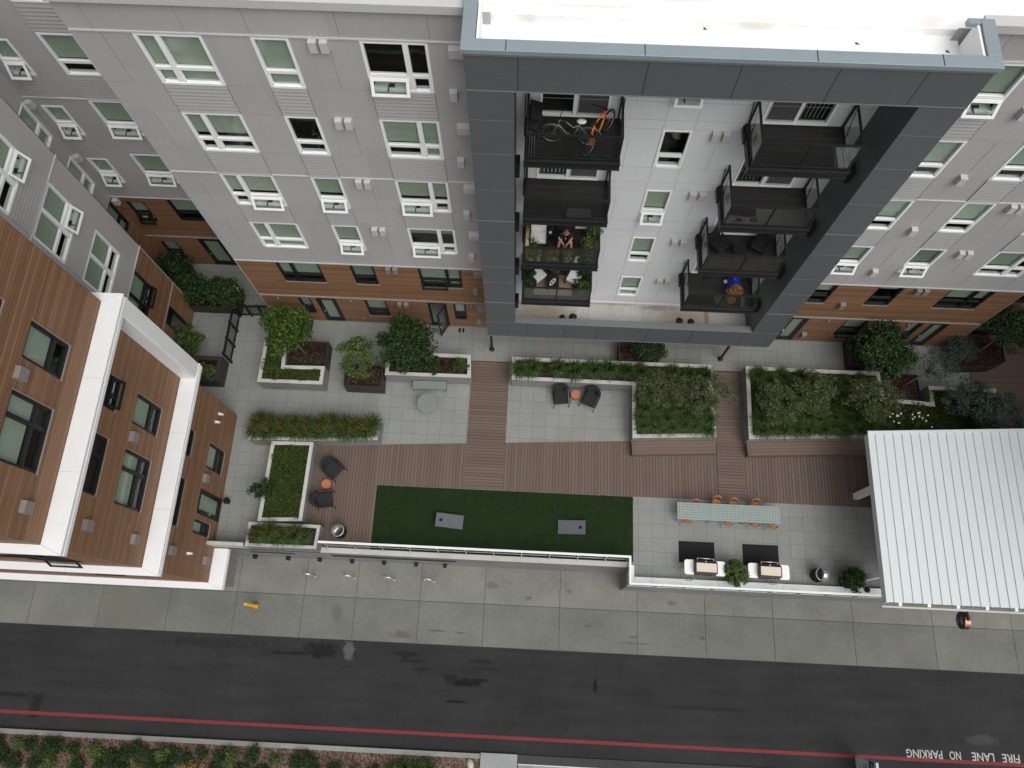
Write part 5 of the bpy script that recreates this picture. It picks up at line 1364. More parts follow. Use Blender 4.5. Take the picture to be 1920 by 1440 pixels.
def cafe_chair():
    t = thing('cafe_chair', '', 'chair', (0, 0, -50), 0, 'orange chairs around the perforated tables')   # front towards -Y
    b = MB(); b.lathe([(0, .44), (.17, .435), (.205, .445), (.21, .46), (.19, .468), (0, .462)], 22, (0, 0, 0), Matrix.Diagonal((1.0, 1.02, 1))); b.build('seat', 'orange', t, True)
    b = MB(); n = 11; v = []; f = []
    for i in range(n):
        a = R(180 + -0 + 0) ; a = R(28 + i * (124 / (n - 1))); e = abs(i - (n - 1) / 2) / ((n - 1) / 2)
        hi = .82 - .10 * e ** 2.2; lo = .58 + .05 * e ** 2
        for rr in (.215, .23):
            for z in (lo, hi): v.append((rr * 1.02 * math.cos(a), rr * math.sin(a) + .03 + (z - .58) * .2, z))
    for i in range(n - 1):
        k = i * 4; q = k + 4; f += [(k, k + 1, q + 1, q), (k + 2, q + 2, q + 3, k + 3), (k + 1, k + 3, q + 3, q + 1), (k, q, q + 2, k + 2)]
    f += [(0, 2, 3, 1), (4 * n - 4, 4 * n - 3, 4 * n - 1, 4 * n - 2)]
    b.add(v, f); b.build('backrest', 'orange', t, True)
    for sx in (-1, 1):
        b = MB(); b.tube([(sx * .15, .13, .44), (sx * .16, .22, .70)], .010, 6); b.build('back_post', 'galv', t)
        for sy in (-1, 1):
            b = MB(); b.tube([(sx * .13, sy * .12, .44), (sx * .2, sy * .21, 0)], .011, 6); b.build('leg', 'galv', t)
    return t
cc = cafe_chair()
CH = [(7.66, 6.40, 0, 'orange chair on the deck side of the leftmost perforated table'), (8.60, 6.60, 0, 'orange chair on the deck side at the left end of the middle table'), (9.32, 6.54, 0, 'orange chair on the deck side at the right of the middle table'), (10.30, 6.55, 0, 'orange chair on the deck side of the rightmost perforated table'),
      (7.25, 5.90, 180, 'orange chair tucked in on the grill side of the leftmost table'), (9.07, 5.89, 180, 'orange chair tucked in on the grill side of the middle table'), (10.2, 5.90, 180, 'left orange chair on the grill side of the rightmost table'), (10.98, 5.86, 180, 'right orange chair on the grill side of the rightmost table')]
for i, (x, y, a, l) in enumerate(CH):
    if i == 0: cc.location = (x, y, 0); cc.rotation_euler = (0, 0, R(a)); cc['label'] = l
    else: dup(cc, (x, y, 0), R(a + rnd.uniform(-6, 6)), l)
for x0, x1, l in ((6.98, 8.55, 'black rubber mat in front of the left grill'), (9.78, 11.35, 'black rubber mat in front of the right grill')):
    b = MB(); b.box(-(x1 - x0) / 2, (x1 - x0) / 2, -.46, .46, .004, .016); o = b.build('floor_mat', 'mat', None, bevel=.004); o.location = ((x0 + x1) / 2, 4.5, 0); tag(o, l, 'mat', 'mats in front of the grills')
def grill(label):
    t = thing('barbecue_grill', label, 'grill', (0, 0, 0), 0, 'gas grills by the curb')      # front faces +Y
    b = MB(); b.box(-.47, .47, -.24, .24, .10, .78); b.build('cart', 'grill_dark', t, bevel=.01)
    for s in (-1, 1):
        b = MB(); q = [(s * .47, -.31)] + [(s * (.77 + .1 * math.sin(R(a))), -.21 - .1 * math.cos(R(a))) for a in range(0, 91, 15)] + [(s * (.77 + .1 * math.cos(R(a))), .21 + .1 * math.sin(R(a))) for a in range(0, 91, 15)] + [(s * .47, .31)]; b.prism(q if s > 0 else q[::-1], .84, .88); o = b.build('side_shelf', 'grill_white', t, bevel=.01)
        b = MB(); b.box(min(s * .47, s * .85), max(s * .47, s * .85), .22, .25, .76, .839); b.build('shelf_bracket', 'grill_dark', t)
    b = MB(); b.box(-.47, .47, -.27, .30, .781, .92); b.build('firebox', 'grill_dark', t, bevel=.01)
    prof = [(.285, .921), (.27, 1.02), (.20, 1.11), (.16, 1.14), (-.20, 1.15), (-.255, 1.10), (-.265, .921)]
    b = MB(); n = len(prof); v = [(-.445, y, z) for y, z in prof] + [(.445, y, z) for y, z in prof]
    b.add(v, [tuple(range(n)), tuple(range(2 * n - 1, n - 1, -1))] + [(i, i + n, (i + 1) % n + n, (i + 1) % n) for i in range(n)]); b.build('lid', 'grill_dark', t)
    b = MB(); b.box(-.41, .43, -.20, .165, 1.150, 1.156); b.build('lid_panel', 'grill_lid', t)
    for s in (-1, 1):
        b = MB(); n = len(prof); x = s * .446; e = s * .03
        v = [(x, y, z) for y, z in prof] + [(x + e, y * .98, (z - .92) * .98 + .92) for y, z in prof]
        b.add(v, [tuple(range(n)), tuple(range(2 * n - 1, n - 1, -1))] + [(i, i + n, (i + 1) % n + n, (i + 1) % n) for i in range(n)]); b.build('end_cap', 'black_metal', t)
    b = MB(); b.tube([(-.38, .37, 1.02), (.38, .37, 1.02)], .018, 8); b.tube([(-.34, .27, 1.0), (-.34, .37, 1.02)], .012, 6); b.tube([(.34, .27, 1.0), (.34, .37, 1.02)], .012, 6); b.build('handle', 'steel', t, True)
    b = MB(); b.lathe([(.022, 0), (.022, .02)], 12, (0, .235, 1.07)); b.build('thermometer', 'steel', t)
    for x in (-.3, 0, .3):
        b = MB(); b.lathe([(.025, 0), (.02, .03)], 12, (x, .30, .85), Matrix.Rotation(R(-90), 3, 'X')); b.build('knob', 'black_metal', t)
    for sx in (-1, 1):
        for sy in (-1, 1):
            b = MB(); b.lathe([(.045, -.02), (.045, .02)], 12, (sx * .42, sy * .19, .047), Matrix.Rotation(R(90), 3, 'Y')); b.build('wheel', 'black_metal', t)
    return t
g1 = grill('white grill with cream lid panel, left of the two beside the curb'); g1.location = (7.90, 3.75, 0); g1.rotation_euler = (0, 0, R(-1))
g2 = dup(g1, (10.60, 3.73, 0), R(-1), 'white grill with cream lid panel, right of the two beside the curb')
for x, l in ((7.35, 'grey gas hose looping behind the left grill'), (10.95, 'grey gas hose looping behind the right grill')):
    pts = [(x + .22 * math.cos(a) * (1 - .03 * a), 3.36 + .12 * math.sin(a), .22 + .02 * a) for a in [i * .35 for i in range(18)]] + [(x + .4, 3.42, .4), (x + .45, 3.5, .6)]
    b = MB(); b.tube(pts, .013, 6); o = b.build('gas_hose', 'galv', None, True); tag(o, l, 'hose', 'gas hoses behind the grills')
def bin_(label, x, y, z, rz):
    t = thing('litter_bin', label, 'litter bin', (x, y, z), rz, 'steel hooded litter bins')
    b = MB(); b.lathe([(.25, 0), (.27, .03), (.27, .70), (.25, .72), (0, .72)], 30); b.build('body', 'black_metal', t)
    b = MB()
    for i in range(30):
        a = i * 2 * math.pi / 30; m = Matrix.Rotation(a, 4, 'Z'); b.box(.272, .288, -.018, .018, .05, .68, m)
    b.build('slats', 'steel_dark', t)
    b = MB(); b.torus((0, 0, .72), .27, .016, (0, 0, 1), 32, 6); b.build('rim', 'steel', t, True)
    # half-open bullet hood
    v = []; f = []; n = 28; k = 7
    for j in range(k + 1):
        p = j / k * math.pi / 2; r_ = .285 * math.cos(p); h = .735 + .33 * math.sin(p)
        for i in range(n + 1):
            a = R(-180 + 360 * i / n); v.append((min(.07, -r_ * math.cos(a)), r_ * math.sin(a), h))
    for j in range(k):
        for i in range(n): f.append((j * (n + 1) + i, (j + 1) * (n + 1) + i, (j + 1) * (n + 1) + i + 1, j * (n + 1) + i + 1))
    b = MB(); b.add(v, f); o = b.build('hood', 'steel', t, True); s = o.modifiers.new('s', 'SOLIDIFY'); s.thickness = .012
bin_('steel hooded litter bin on the deck near the turf corner', -7.96, 4.62, .026, R(-32))
bin_('steel hooded litter bin on the pavers near the white roof', 12.92, 3.74, 0, R(175))
def pot_shrub(label, x, y, seed):
    t = thing('potted_shrub', label, 'potted plant', (x, y, 0), 0, 'round potted shrubs along the curb')
    b = MB(); b.lathe([(.24, 0), (.3, .02), (.36, .45), (.38, .5), (.33, .5), (.32, .44), (0, .44)], 26); b.build('pot', 'planter_dark', t, True)
    cl = clumps((0, 0, .82), (.50, .5, .42), 34, seed, .55, -.6)
    quadcloud(leafcloud(cl, .17, 95, .085, .04, seed), 'foliage', 'leaf_mid' if seed == 61 else 'leaf_dark', t)
    b = MB(); b.tube([(0, 0, .44), (.02, 0, .8)], .02, 6); b.build('stem', 'bark', t)
pot_shrub('round leafy shrub in a pot between the two grills', 9.22, 3.62, 61)
pot_shrub('round dark shrub in a pot beside the white roof', 14.15, 3.58, 62)
b = MB(); b.lathe([(.0, 0), (.11, .01), (.12, .1), (.08, .2), (0, .22)], 12); o = b.build('floor_lamp', 'black_metal', None, True); o.location = (14.95, 3.22, .2); tag(o, 'small black floodlight on the white curb at the roof corner', 'lamp')
t = thing('slipper_pair', 'pair of dark slippers outside the open glass door', 'slippers', (-3.29, 14.6, 0))
for s in (-1, 1):
    b = MB(); b.lathe([(0, 0), (.05, .0), (.055, .02), (.045, .05), (0, .06)], 14, (s * .09, 0, 0), Matrix.Diagonal((1, 2.4, 1))); b.build('slipper', 'black_cloth', t)
t = thing('work_bucket', 'small black object standing beside the timber wing door', 'bucket', (-13.2, 5.75, 0))
b = MB(); b.lathe([(.1, 0), (.13, .26), (.15, .28), (0, .28)], 16); b.build('body', 'black_cloth', t); b = MB(); b.tube([(-.15, 0, .27), (0, .05, .42), (.15, 0, .27)], .012, 5); b.build('handle', 'black_metal', t)

# black metal fence with gate
t = thing('metal_fence', 'black metal picket fence with a gate in the left corner', 'fence', (-14.2, 12.44, 0))
def fence_run(p0, p1, nposts):
    p0, p1 = Vector(p0), Vector(p1); d = (p1 - p0); L = d.length; d.normalize(); a = math.atan2(d.y, d.x); m = Matrix.Translation(p0) @ Matrix.Rotation(a, 4, 'Z')
    for i in range(nposts):
        x = L * i / (nposts - 1); b = MB(); b.box(x - .045, x + .045, -.045, .045, 0, 1.2, m); b.box(x - .06, x + .06, -.06, .06, .0, .02, m); b.build('post', 'black_metal', t)
    b = MB()
    for z in (.11, .98, 1.09): b.box(0, L, -.028, .028, z, z + .055, m)
    x = .08
    while x < L: b.box(x - .010, x + .010, -.010, .010, .165, .98, m); x += .135
    b.build('pickets', 'black_metal', t)
fence_run((0, 0, 0), (.02, 2.42, 0), 4); fence_run((.02, 2.45, 0), (1.75, 2.52, 0), 4); fence_run((-.0, 2.46, 0), (-.35, 2.62, 0), 2)
# street furniture
def rack(x, y):
    t = thing('bike_rack', 'steel inverted U bike rack on the pavement below the terrace', 'bike rack', (x, y, -3.0), 0, 'bike racks in a row on the pavement')
    b = MB(); pts = [(-0, -.0, 0)]
    pts = [(0, -.22, 0), (0, -.22, .6)] + [(0, -.22 * math.cos(R(i * 15)), .6 + .22 * math.sin(R(i * 15))) for i in range(1, 12)] + [(0, .22, .6), (0, .22, 0)]
    b.tube(pts, .034, 8); b.build('hoop', 'steel', t, True)
    for s in (-1, 1):
        b = MB(); b.lathe([(.06, 0), (.06, .012), (.03, .015)], 14, (0, s * .22, 0)); b.build('foot', 'galv', t)
    t.rotation_euler = (0, 0, R(78)); return t
r0 = rack(-9.85, 2.96)
for i, (x, l) in enumerate(((-7.98, ''), (-6.08, ''), (-4.20, ''))): dup(r0, (x, 2.98, -3.0), R(78))
rk = [o for o in COL.objects if o.name.startswith('bike_rack')]
for o, l in zip(rk, ('leftmost', 'second from left', 'third from left', 'rightmost')): o['label'] = f'{l} steel hoop bike rack on the pavement below the railing'
t = thing('yellow_post', 'yellow post with a knob on top standing on the pavement', 'bollard', (-12.2, 1.45, -3.0))
b = MB(); b.lathe([(.13, 0), (.12, .12), (.08, .28), (.07, 1.45), (.05, 1.5)], 18); b.build('post', 'yellow', t, True)
b = MB(); b.lathe([(.02, 1.5), (.06, 1.54), (.075, 1.6), (.05, 1.66), (0, 1.68)], 18); b.build('cap', 'yellow', t, True)
t = thing('parking_sign', 'white and blue upright sign with an arrow beside the red line', 'sign', (15.2, -4.15, -3.1))
b = MB(); b.box(-.05, .05, -.62, .52, .0, 2.05); b.build('panel', 'sign_white', t)
b = MB(); b.box(-.055, -.051, -.62, .52, 1.35, 1.85); b.build('header', 'sign_blue', t)
b = MB(); b.add([(-.058, .22, .45), (-.058, .08, .60), (-.058, -.06, .45), (-.058, -.02, .41), (-.058, .08, .51), (-.058, .18, .41)], [(0, 1, 2, 3, 4, 5)]); b.build('arrow', 'sign_text', t)
b = MB()
for z in (.8, .95, 1.12):
    y = .35
    while y > -.5: b.box(-.057, -.052, y - .08, y, z, z + .07); y -= .11
b.build('small_print', 'sign_text', t)
b = MB()
for (y, z) in ((.42, 1.6), (.3, 1.68)): b.box(-.06, -.056, y - .25, y, z, z + .05)
b.build('header_mark', 'sign_white', t)
# scraps on the roof
for i, (x, y, l) in enumerate(((4.06, 14.9, 'small dark scrap on the white roof near its centre'), (7.8, 14.6, 'small dark scrap on the white roof right of centre'), (10.0, 14.45, 'dark grey scrap on the white roof beside the corner upstand'))):
    b = MB(); b.prism([(-.05, -.02), (.05, -.04), (.03, .0), (-.03, .05)], 0, .012); o = b.build('roof_scrap', 'spots'); o.location = (x, y, 19.0); tag(o, l, 'scrap', 'scraps on the roof')

# ---------------------------------------------------------------- things on the balconies
def bike(name, label, loc, rz, frame, lean=0., cruiser=False):
    t = thing(name, label, 'bicycle', loc, rz); t.rotation_euler = (lean, 0, rz)
    wr = .33; xr_, xf = -.52, .52
    for x in (xr_, xf):
        b = MB(); b.torus((x, 0, wr), wr - .02, .022 if cruiser else .026, (0, 1, 0), 28, 6); w = b.build('wheel', 'rubber', t, True)
        b = MB(); b.torus((x, 0, wr), wr - .045, .008, (0, 1, 0), 24, 4)
        for i in range(12): a = i * math.pi / 6; b.tube([(x, 0, wr), (x + (wr - .04) * math.cos(a), 0, wr + (wr - .04) * math.sin(a))], .0025, 3)
        b.build('spokes', 'galv', w)
    b = MB(); bb = (-.08, 0, .30); st = (-.22, 0, .82 if not cruiser else .72); hd = (.34, 0, .86); hb = (.38, 0, .70)
    if cruiser:
        b.tube([hd, (.15, 0, .80), (-.05, 0, .62), st], .02, 8); b.tube([hb, (.15, 0, .42), bb], .021, 8)
    else:
        b.tube([hd, st], .022, 8); b.tube([hb, bb], .028, 8)
    b.tube([st, bb], .02, 8)
    for s in (-1, 1):
        b.tube([bb, (xr_, s * .06, wr)], .011, 6); b.tube([st, (xr_, s * .06, wr)], .010, 6)
    b.build('frame', frame, t, True)
    b = MB(); b.tube([hd, hb], .024, 8)
    for s in (-1, 1): b.tube([hb, (.44, s * .055, .55), (xf, s * .055, wr)], .014, 6)
    b.build('fork', frame, t, True)
    b = MB(); b.tube([hd, (.32, 0, .98)], .013, 6)
    if cruiser: b.tube([(.12, -.30, 1.05), (.28, -.2, 1.05), (.34, 0, .99), (.28, .2, 1.05), (.12, .30, 1.05)], .012, 6)
    else: b.tube([(.28, -.36, 1.0), (.33, 0, .98), (.28, .36, 1.0)], .013, 6)
    b.build('handlebar', 'black_metal', t, True)
    b = MB(); b.tube([st, (st[0] - .03, 0, st[2] + .14)], .013, 6)
    b.lathe([(0, 0), (.09, .0), (.10, .03), (.06, .06), (0, .065)], 14, (st[0] - .05, 0, st[2] + .13), Matrix.Diagonal((1.45, 1.0, 1)))
    b.build('saddle', 'white_fabric' if cruiser else 'black_cloth', t, True)
    b = MB(); b.torus((bb[0], .05, bb[2]), .09, .008, (0, 1, 0), 18, 4); b.tube([(bb[0], .06, bb[2]), (bb[0] + .14, .07, bb[2] - .1)], .011, 5); b.tube([(bb[0], -.06, bb[2]), (bb[0] - .14, -.07, bb[2] + .1)], .011, 5)
    b.box(bb[0] + .1, bb[0] + .2, .07, .14, bb[2] - .12, bb[2] - .095); b.box(bb[0] - .2, bb[0] - .1, -.14, -.07, bb[2] + .09, bb[2] + .115); b.build('crank', 'black_metal', t, True)
    if cruiser:
        for x, a0, a1 in ((xr_, 20, 200), (xf, 30, 190)):
            b = MB(); v = []; f = []; n = 14
            for i in range(n + 1):
                a = R(a0 + (a1 - a0) * i / n)
                for s in (-.03, .03): v.append((x + (wr + .03) * math.cos(a), s, wr + (wr + .03) * math.sin(a)))
            for i in range(n): f.append((2 * i, 2 * i + 1, 2 * i + 3, 2 * i + 2))
            b.add(v, f); o = b.build('mudguard', frame, t, True); o.modifiers.new('s', 'SOLIDIFY').thickness = .006
    return t
bike('bicycle', 'grey cruiser bicycle with mudguards and white saddle on the top left balcony', (.92, 13.85, 15.655), R(176), 'bike_grey', R(8), True)
bike('bicycle', 'orange mountain bike leaning at the right of the top left balcony', (1.78, 13.98, 15.655), R(58), 'bike_orange', R(-10))
t = thing('covered_rack', 'rack draped in black cloth at the left of the top left balcony', 'cover', (-.08, 14.3, 15.65))
b = MB(); b.prism([(-.18, -.3), (.14, -.4), (.2, .2), (-.16, .32)], .75, .95); b.prism([(-.2, -.5), (.02, -.62), (.2, -.05), (.05, .3), (-.2, .3)], .35, .76); b.build('cloth', 'black_cloth', t, bevel=.05)
for x, y in ((-.14, -.3), (.12, -.25), (-.12, .25), (.12, .2)):
    b = MB(); b.tube([(x, y, 0), (x, y, .4)], .015, 5); b.build('leg', 'galv', t)
t = thing('folded_screen', 'folded grey slatted screen along the left rail of the top left balcony', 'screen', (-.16, 13.6, 15.65))
for i in range(3):
    b = MB(); b.box(-.08 + i * .07, -.06 + i * .07, -.28, .28, .0, .62); b.build('slat', 'vent_brown' if i == 1 else 'galv', t)

# person seated on the balcony
def skinmesh(name, pts, edges, radii, mat, parent, sub=2):
    me = bpy.data.meshes.new(name); me.from_pydata(pts, edges, []); me.update()
    o = bpy.data.objects.new(name, me); COL.objects.link(o)
    m = o.modifiers.new('skin', 'SKIN')
    if not me.skin_vertices: 
        bpy.context.view_layer.objects.active = o
    for i, r in enumerate(radii):
        me.skin_vertices[0].data[i].radius = (r, r) if not isinstance(r, tuple) else r
    me.skin_vertices[0].data[0].use_root = True
    s = o.modifiers.new('sub', 'SUBSURF'); s.levels = sub; s.render_levels = sub
    bpy.context.view_layer.update()
    nm = bpy.data.meshes.new_from_object(o.evaluated_get(bpy.context.evaluated_depsgraph_get()))
    bpy.data.objects.remove(o); nm.name = name
    nm.polygons.foreach_set('use_smooth', [True] * len(nm.polygons)); nm.materials.clear(); nm.materials.append(M[mat])
    r_ = bpy.data.objects.new(name, nm); COL.objects.link(r_)
    if parent is not None: r_.parent = parent
    return r_
def person():
    t = thing('person', 'person in black T-shirt and shorts seated on a balcony chair, leaning forward with a phone', 'person', (1.14, 14.05, 9.5))
    # local: faces -Y, z up from the balcony floor
    P = [(0, .16, .50), (0, .10, .66), (0, .01, .82), (0, -.06, .96), (0, -.10, 1.04), (0, -.14, 1.12), (0, -.155, 1.20),         # pelvis .. head top
         (.10, .10, .50), (.20, -.16, .56), (.235, -.24, .30), (.25, -.26, .08), (.26, -.40, .03),
         (-.10, .10, .50), (-.20, -.16, .56), (-.235, -.24, .30), (-.25, -.26, .08), (-.26, -.40, .03),
         (.16, -.05, .95), (.235, -.12, .73), (.08, -.29, .64), (.045, -.33, .64),
         (-.16, -.05, .95), (-.235, -.12, .73), (-.08, -.29, .64), (-.045, -.33, .64)]
    E_ = [(0, 1), (1, 2), (2, 3), (3, 4), (4, 5), (5, 6), (0, 7), (7, 8), (8, 9), (9, 10), (10, 11), (0, 12), (12, 13), (13, 14), (14, 15), (15, 16), (3, 17), (17, 18), (18, 19), (19, 20), (3, 21), (21, 22), (22, 23), (23, 24)]
    rr = [.13, .12, .13, .11, .055, .085, .07, .085, .062, .05, .034, .03, .085, .062, .05, .034, .03, .055, .038, .026, .028, .055, .038, .026, .028]
    body = skinmesh('body', P, E_, rr, 'skin', t)
    # face: nose, ears, brow, eyes
    b = MB(); b.lathe([(.0, 0), (.012, .005), (.016, .03), (0, .045)], 8, (0, -.235, 1.10)); 
    for s in (-1, 1): b.lathe([(0, -.03), (.014, -.01), (.016, .02), (0, .035)], 8, (s * .088, -.13, 1.13))
    b.build('face_features', 'skin', t, True)
    b = MB()
    for s in (-1, 1): b.lathe([(0, -.008), (.009, 0), (0, .008)], 8, (s * .034, -.222, 1.155))
    b.lathe([(0, -.005), (.022, 0), (0, .005)], 8, (0, -.222, 1.07)); b.build('eyes_and_mouth', 'hardware', t)
    b = MB(); b.lathe([(.088, .0), (.09, .03), (.078, .065), (.05, .09), (0, .1)], 20, (0, -.118, 1.135), Matrix.Rotation(R(-18), 3, 'X') @ Matrix.Diagonal((.98, 1.08, 1))); b.build('hair', 'hair', t, True)
    skinmesh('t_shirt', [(0, .15, .54), (0, .10, .66), (0, .01, .82), (0, -.06, .96), (0, -.085, 1.0), (.17, -.05, .95), (.225, -.10, .80), (-.17, -.05, .95), (-.225, -.10, .80)], [(0, 1), (1, 2), (2, 3), (3, 4), (3, 5), (5, 6), (3, 7), (7, 8)], [.155, .145, .15, .135, .07, .075, .065, .075, .065], 'black_cloth', t)
    skinmesh('shorts', [(0, .16, .50), (.10, .10, .50), (.18, -.09, .545), (-.10, .10, .50), (-.18, -.09, .545)], [(0, 1), (1, 2), (0, 3), (3, 4)], [.15, .105, .09, .105, .09], 'black_cloth', t)
    for s in (-1, 1):
        b = MB(); b.box(s * .26 - .045, s * .26 + .045, -.44, -.20, .0, .03); b.build('shoe', 'red_cloth', t, bevel=.012)
        # palm and five bent fingers closed round the phone
        pts = [(s * .045, -.325, .64), (s * .04, -.365, .64)]; ed = [(0, 1)]; ra = [.022, .020]
        for k in range(4):
            i0 = len(pts); y = -.395 + .012 * abs(k - 1.5) - .0; z = .665 - k * .017
            pts += [(s * .046, -.385, z), (s * (.052 - .004 * k), -.425 + .004 * k, z), (s * .022, -.44, z)]; ed += [(1, i0), (i0, i0 + 1), (i0 + 1, i0 + 2)]; ra += [.0095, .0085, .0075]
        i0 = len(pts); pts += [(s * .028, -.355, .672), (s * .012, -.385, .688)]; ed += [(1, i0), (i0, i0 + 1)]; ra += [.0105, .009]
        skinmesh('hand', pts, ed, ra, 'skin', t, 1)
    b = MB(); b.box(-.036, .036, -.425, -.415, .60, .70); o = b.build('phone', 'black_metal'); 
    o.location = (1.14, 14.05, 9.5); tag(o, 'dark phone held in both hands by the seated person', 'phone')
    b = MB(); b.lathe([(0, 0), (.02, 0), (.02, .002), (0, .002)], 10, (0, -.17, .80), Matrix.Rotation(R(60), 3, 'X')); b.build('shirt_print', 'white_fabric', t)
person()
def lounge(label, loc, rz, cush, frame='steel_dark', w=.56, group=None):
    t = thing('balcony_chair', label, 'chair', loc, rz, group)         # faces -Y
    b = MB(); b.box(-w / 2, w / 2, -.28, .26, .28, .44); b.build('seat', cush, t, bevel=.03)
    m = Matrix.Translation((0, .27, .40)) @ Matrix.Rotation(R(-14), 4, 'X')
    b = MB(); b.box(-w / 2, w / 2, -.06, .06, .0, .38, m); b.build('backrest', cush, t, bevel=.03)
    for s in (-1, 1):
        b = MB(); b.box(s * (w / 2 + .03) - .02, s * (w / 2 + .03) + .02, -.30, .36, .56, .60); b.build('armrest', frame, t)
        for y in (-.28, .33):
            b = MB(); b.box(s * (w / 2 + .03) - .018, s * (w / 2 + .03) + .018, y - .018, y + .018, 0, .56); b.build('leg', frame, t)
    return t
z3, z2 = 9.5, 6.45
lounge('white cushioned chair left of the seated person', (.18, 14.2, z3), R(0), 'white_fabric')
lounge('dark chair under the seated person', (1.14, 14.3, z3), 0, 'cushion', w=.6)
t = thing('balcony_table', 'low dark table with glassware between the white chair and the person', 'table', (.67, 14.38, z3))
b = MB(); b.box(-.2, .2, -.22, .22, .40, .44); b.build('table_top', 'steel_dark', t)
b = MB(); b.box(-.19, .19, -.21, .21, .12, .15); b.build('shelf', 'steel_dark', t)
for sx in (-1, 1):
    for sy in (-1, 1): b = MB(); b.box(sx * .18 - .015, sx * .18 + .015, sy * .2 - .015, sy * .2 + .015, 0, .40); b.build('leg', 'steel_dark', t)
b = MB(); b.lathe([(.04, 0), (.045, .12), (.035, .12), (.03, .02), (0, .02)], 14); o = b.build('glass_tumbler', 'glass_clear', None, True); o.location = (.66, 14.4, z3 + .441); tag(o, 'clear glass on the low dark balcony table', 'glass')
b = MB(); b.lathe([(.05, 0), (.06, .05), (.03, .08), (0, .09)], 14); o = b.build('candle_jar', 'white_fabric', None, True); o.location = (.60, 14.3, z3 + .441); tag(o, 'small white jar on the low dark balcony table', 'jar')
b = MB(); b.lathe([(.10, 0), (.10, 1.0), (0, 1.0)], 16, (0, 0, 0), Matrix.Rotation(R(80), 3, 'X')); o = b.build('bamboo_roll', 'bamboo', None, True); o.location = (-.24, 14.72, z3 + .28); tag(o, 'rolled bamboo blind lying along the left rail beside the white chair', 'blind roll')
def potted(label, loc, r, h, mat, seed, L=.09, W=.05, kind='leaf', pot='planter_dark', group=None):
    t = thing('potted_plant', label, 'potted plant', loc, 0, group)
    b = MB(); b.lathe([(r * .38, 0), (r * .5, .22), (r * .42, .22), (r * .4, .19), (0, .19)], 16); b.build('pot', pot, t, True)
    if kind == 'leaf': quadcloud(leafcloud(clumps((0, 0, .2 + h * .5), (r * .8, r * .8, h * .5), 18, seed, .4, -.6), r * .42, 42, L, W, seed), 'foliage', mat, t)
    else: V = blades(90, h, r * 1.1, seed, .022); V[:, 2] += .2; quadcloud(V, 'foliage', mat, t)
    b = MB(); b.tube([(0, 0, .19), (.01, .01, .2 + h * .4)], .012, 5); b.build('stem', 'bark', t)
potted('tall leafy plant at the wall end of the right rail beside the seated person', (2.12, 14.35, z3), .32, 1.0, 'leaf_mid', 81)
potted('broad leafy plant at the front right corner beside the seated person', (2.0, 13.75, z3), .36, .85, 'leaf_mid', 82)
potted('dark spiky plant at the foot of the bamboo roll', (-.05, 13.85, z3), .28, .45, 'leaf_mid', 83, kind='blade')
potted('olive coloured bushy plant at the front left corner of the person balcony', (-.02, 13.5, z3), .32, .35, 'leaf_olive', 84)
potted('pale spiky plant at the front rail left of the middle post', (.70, 13.44, z3), .26, .38, 'leaf_olive', 85, kind='blade')
potted('green plant at the front rail right of the middle post', (1.24, 13.46, z3), .24, .32, 'leaf_olive', 86)
potted('dim green plant at the right end of the front rail below the person', (1.9, 13.42, z3), .24, .3, 'leaf_dark', 87)
for x, l, m in ((1.56, 'white heron figurine at the front rail of the person balcony', 'white_fabric'), (.22, 'grey figurine at the front rail left of the pale spiky plant', 'galv')):
    t = thing('garden_figurine', l, 'figurine', (x, 13.42, z3)); b = MB(); b.lathe([(.07, 0), (.07, .03), (.015, .05), (.015, .16)], 12); b.build('base', m, t)
    b = MB(); b.lathe([(0, .15), (.045, .2), (.05, .24), (.02, .28), (.015, .36), (0, .38)], 12, (0, 0, 0)); b.build('body', m, t, True); b = MB(); b.tube([(0, 0, .37), (.03, -.03, .42), (.1, -.05, .40)], .012, 5); b.build('neck', m, t)
# second floor balcony with white chairs
lounge('white chair turned inward at the left of the lowest left balcony', (.22, 14.25, z2), R(42), 'white_fabric', w=.54)
lounge('white chair turned inward at the right of the lowest left balcony', (1.72, 14.2, z2), R(-24), 'white_fabric', w=.54)
b = MB(); b.box(-.76, .76, -.45, .45, .002, .012); o = b.build('outdoor_rug', 'tan'); o.location = (.86, 13.98, z2); tag(o, 'tan rug under the white chairs on the lowest left balcony', 'rug')
t = thing('balcony_table', 'dark bench-like table in the middle of the tan rug', 'table', (.84, 13.95, z2 + .012))
b = MB(); b.box(-.25, .25, -.26, .26, .34, .40); b.build('table_top', 'steel_dark', t)
b = MB(); b.box(-.22, -.18, -.24, .24, 0, .34); b.box(.18, .22, -.24, .24, 0, .34); b.build('legs', 'steel_dark', t)
t = thing('boat_tray', 'slim white boat shaped tray on the dark balcony table', 'tray', (.84, 13.9, z2 + .412), R(55))
b = MB(); b.prism([(-.19, 0), (-.1, -.06), (.1, -.06), (.19, 0), (.1, .06), (-.1, .06)], 0, .015); b.build('base', 'white_fabric', t)
b = MB(); pl = [(-.2, 0), (-.1, -.066), (.1, -.066), (.2, 0), (.1, .066), (-.1, .066), (-.2, 0)]; b.tube([(x, y, .03) for x, y in pl], .012, 5); b.build('rim', 'white_fabric', t)
for x in (-.07, .06): b = MB(); b.lathe([(.04, .016), (.04, .05), (0, .055)], 10, (x, 0, 0)); b.build('candle', 'leaf_olive', t)
potted('dark leafy plant in the left corner of the lowest left balcony', (-.1, 14.3, z2), .34, .9, 'leaf_dark', 88)
potted('dark hanging plant at the left front of the lowest left balcony', (-.1, 13.75, z2), .3, .6, 'leaf_dark', 89)
potted('olive green plant behind the dark table of the lowest left balcony', (.85, 14.55, z2), .34, .75, 'leaf_olive', 90)
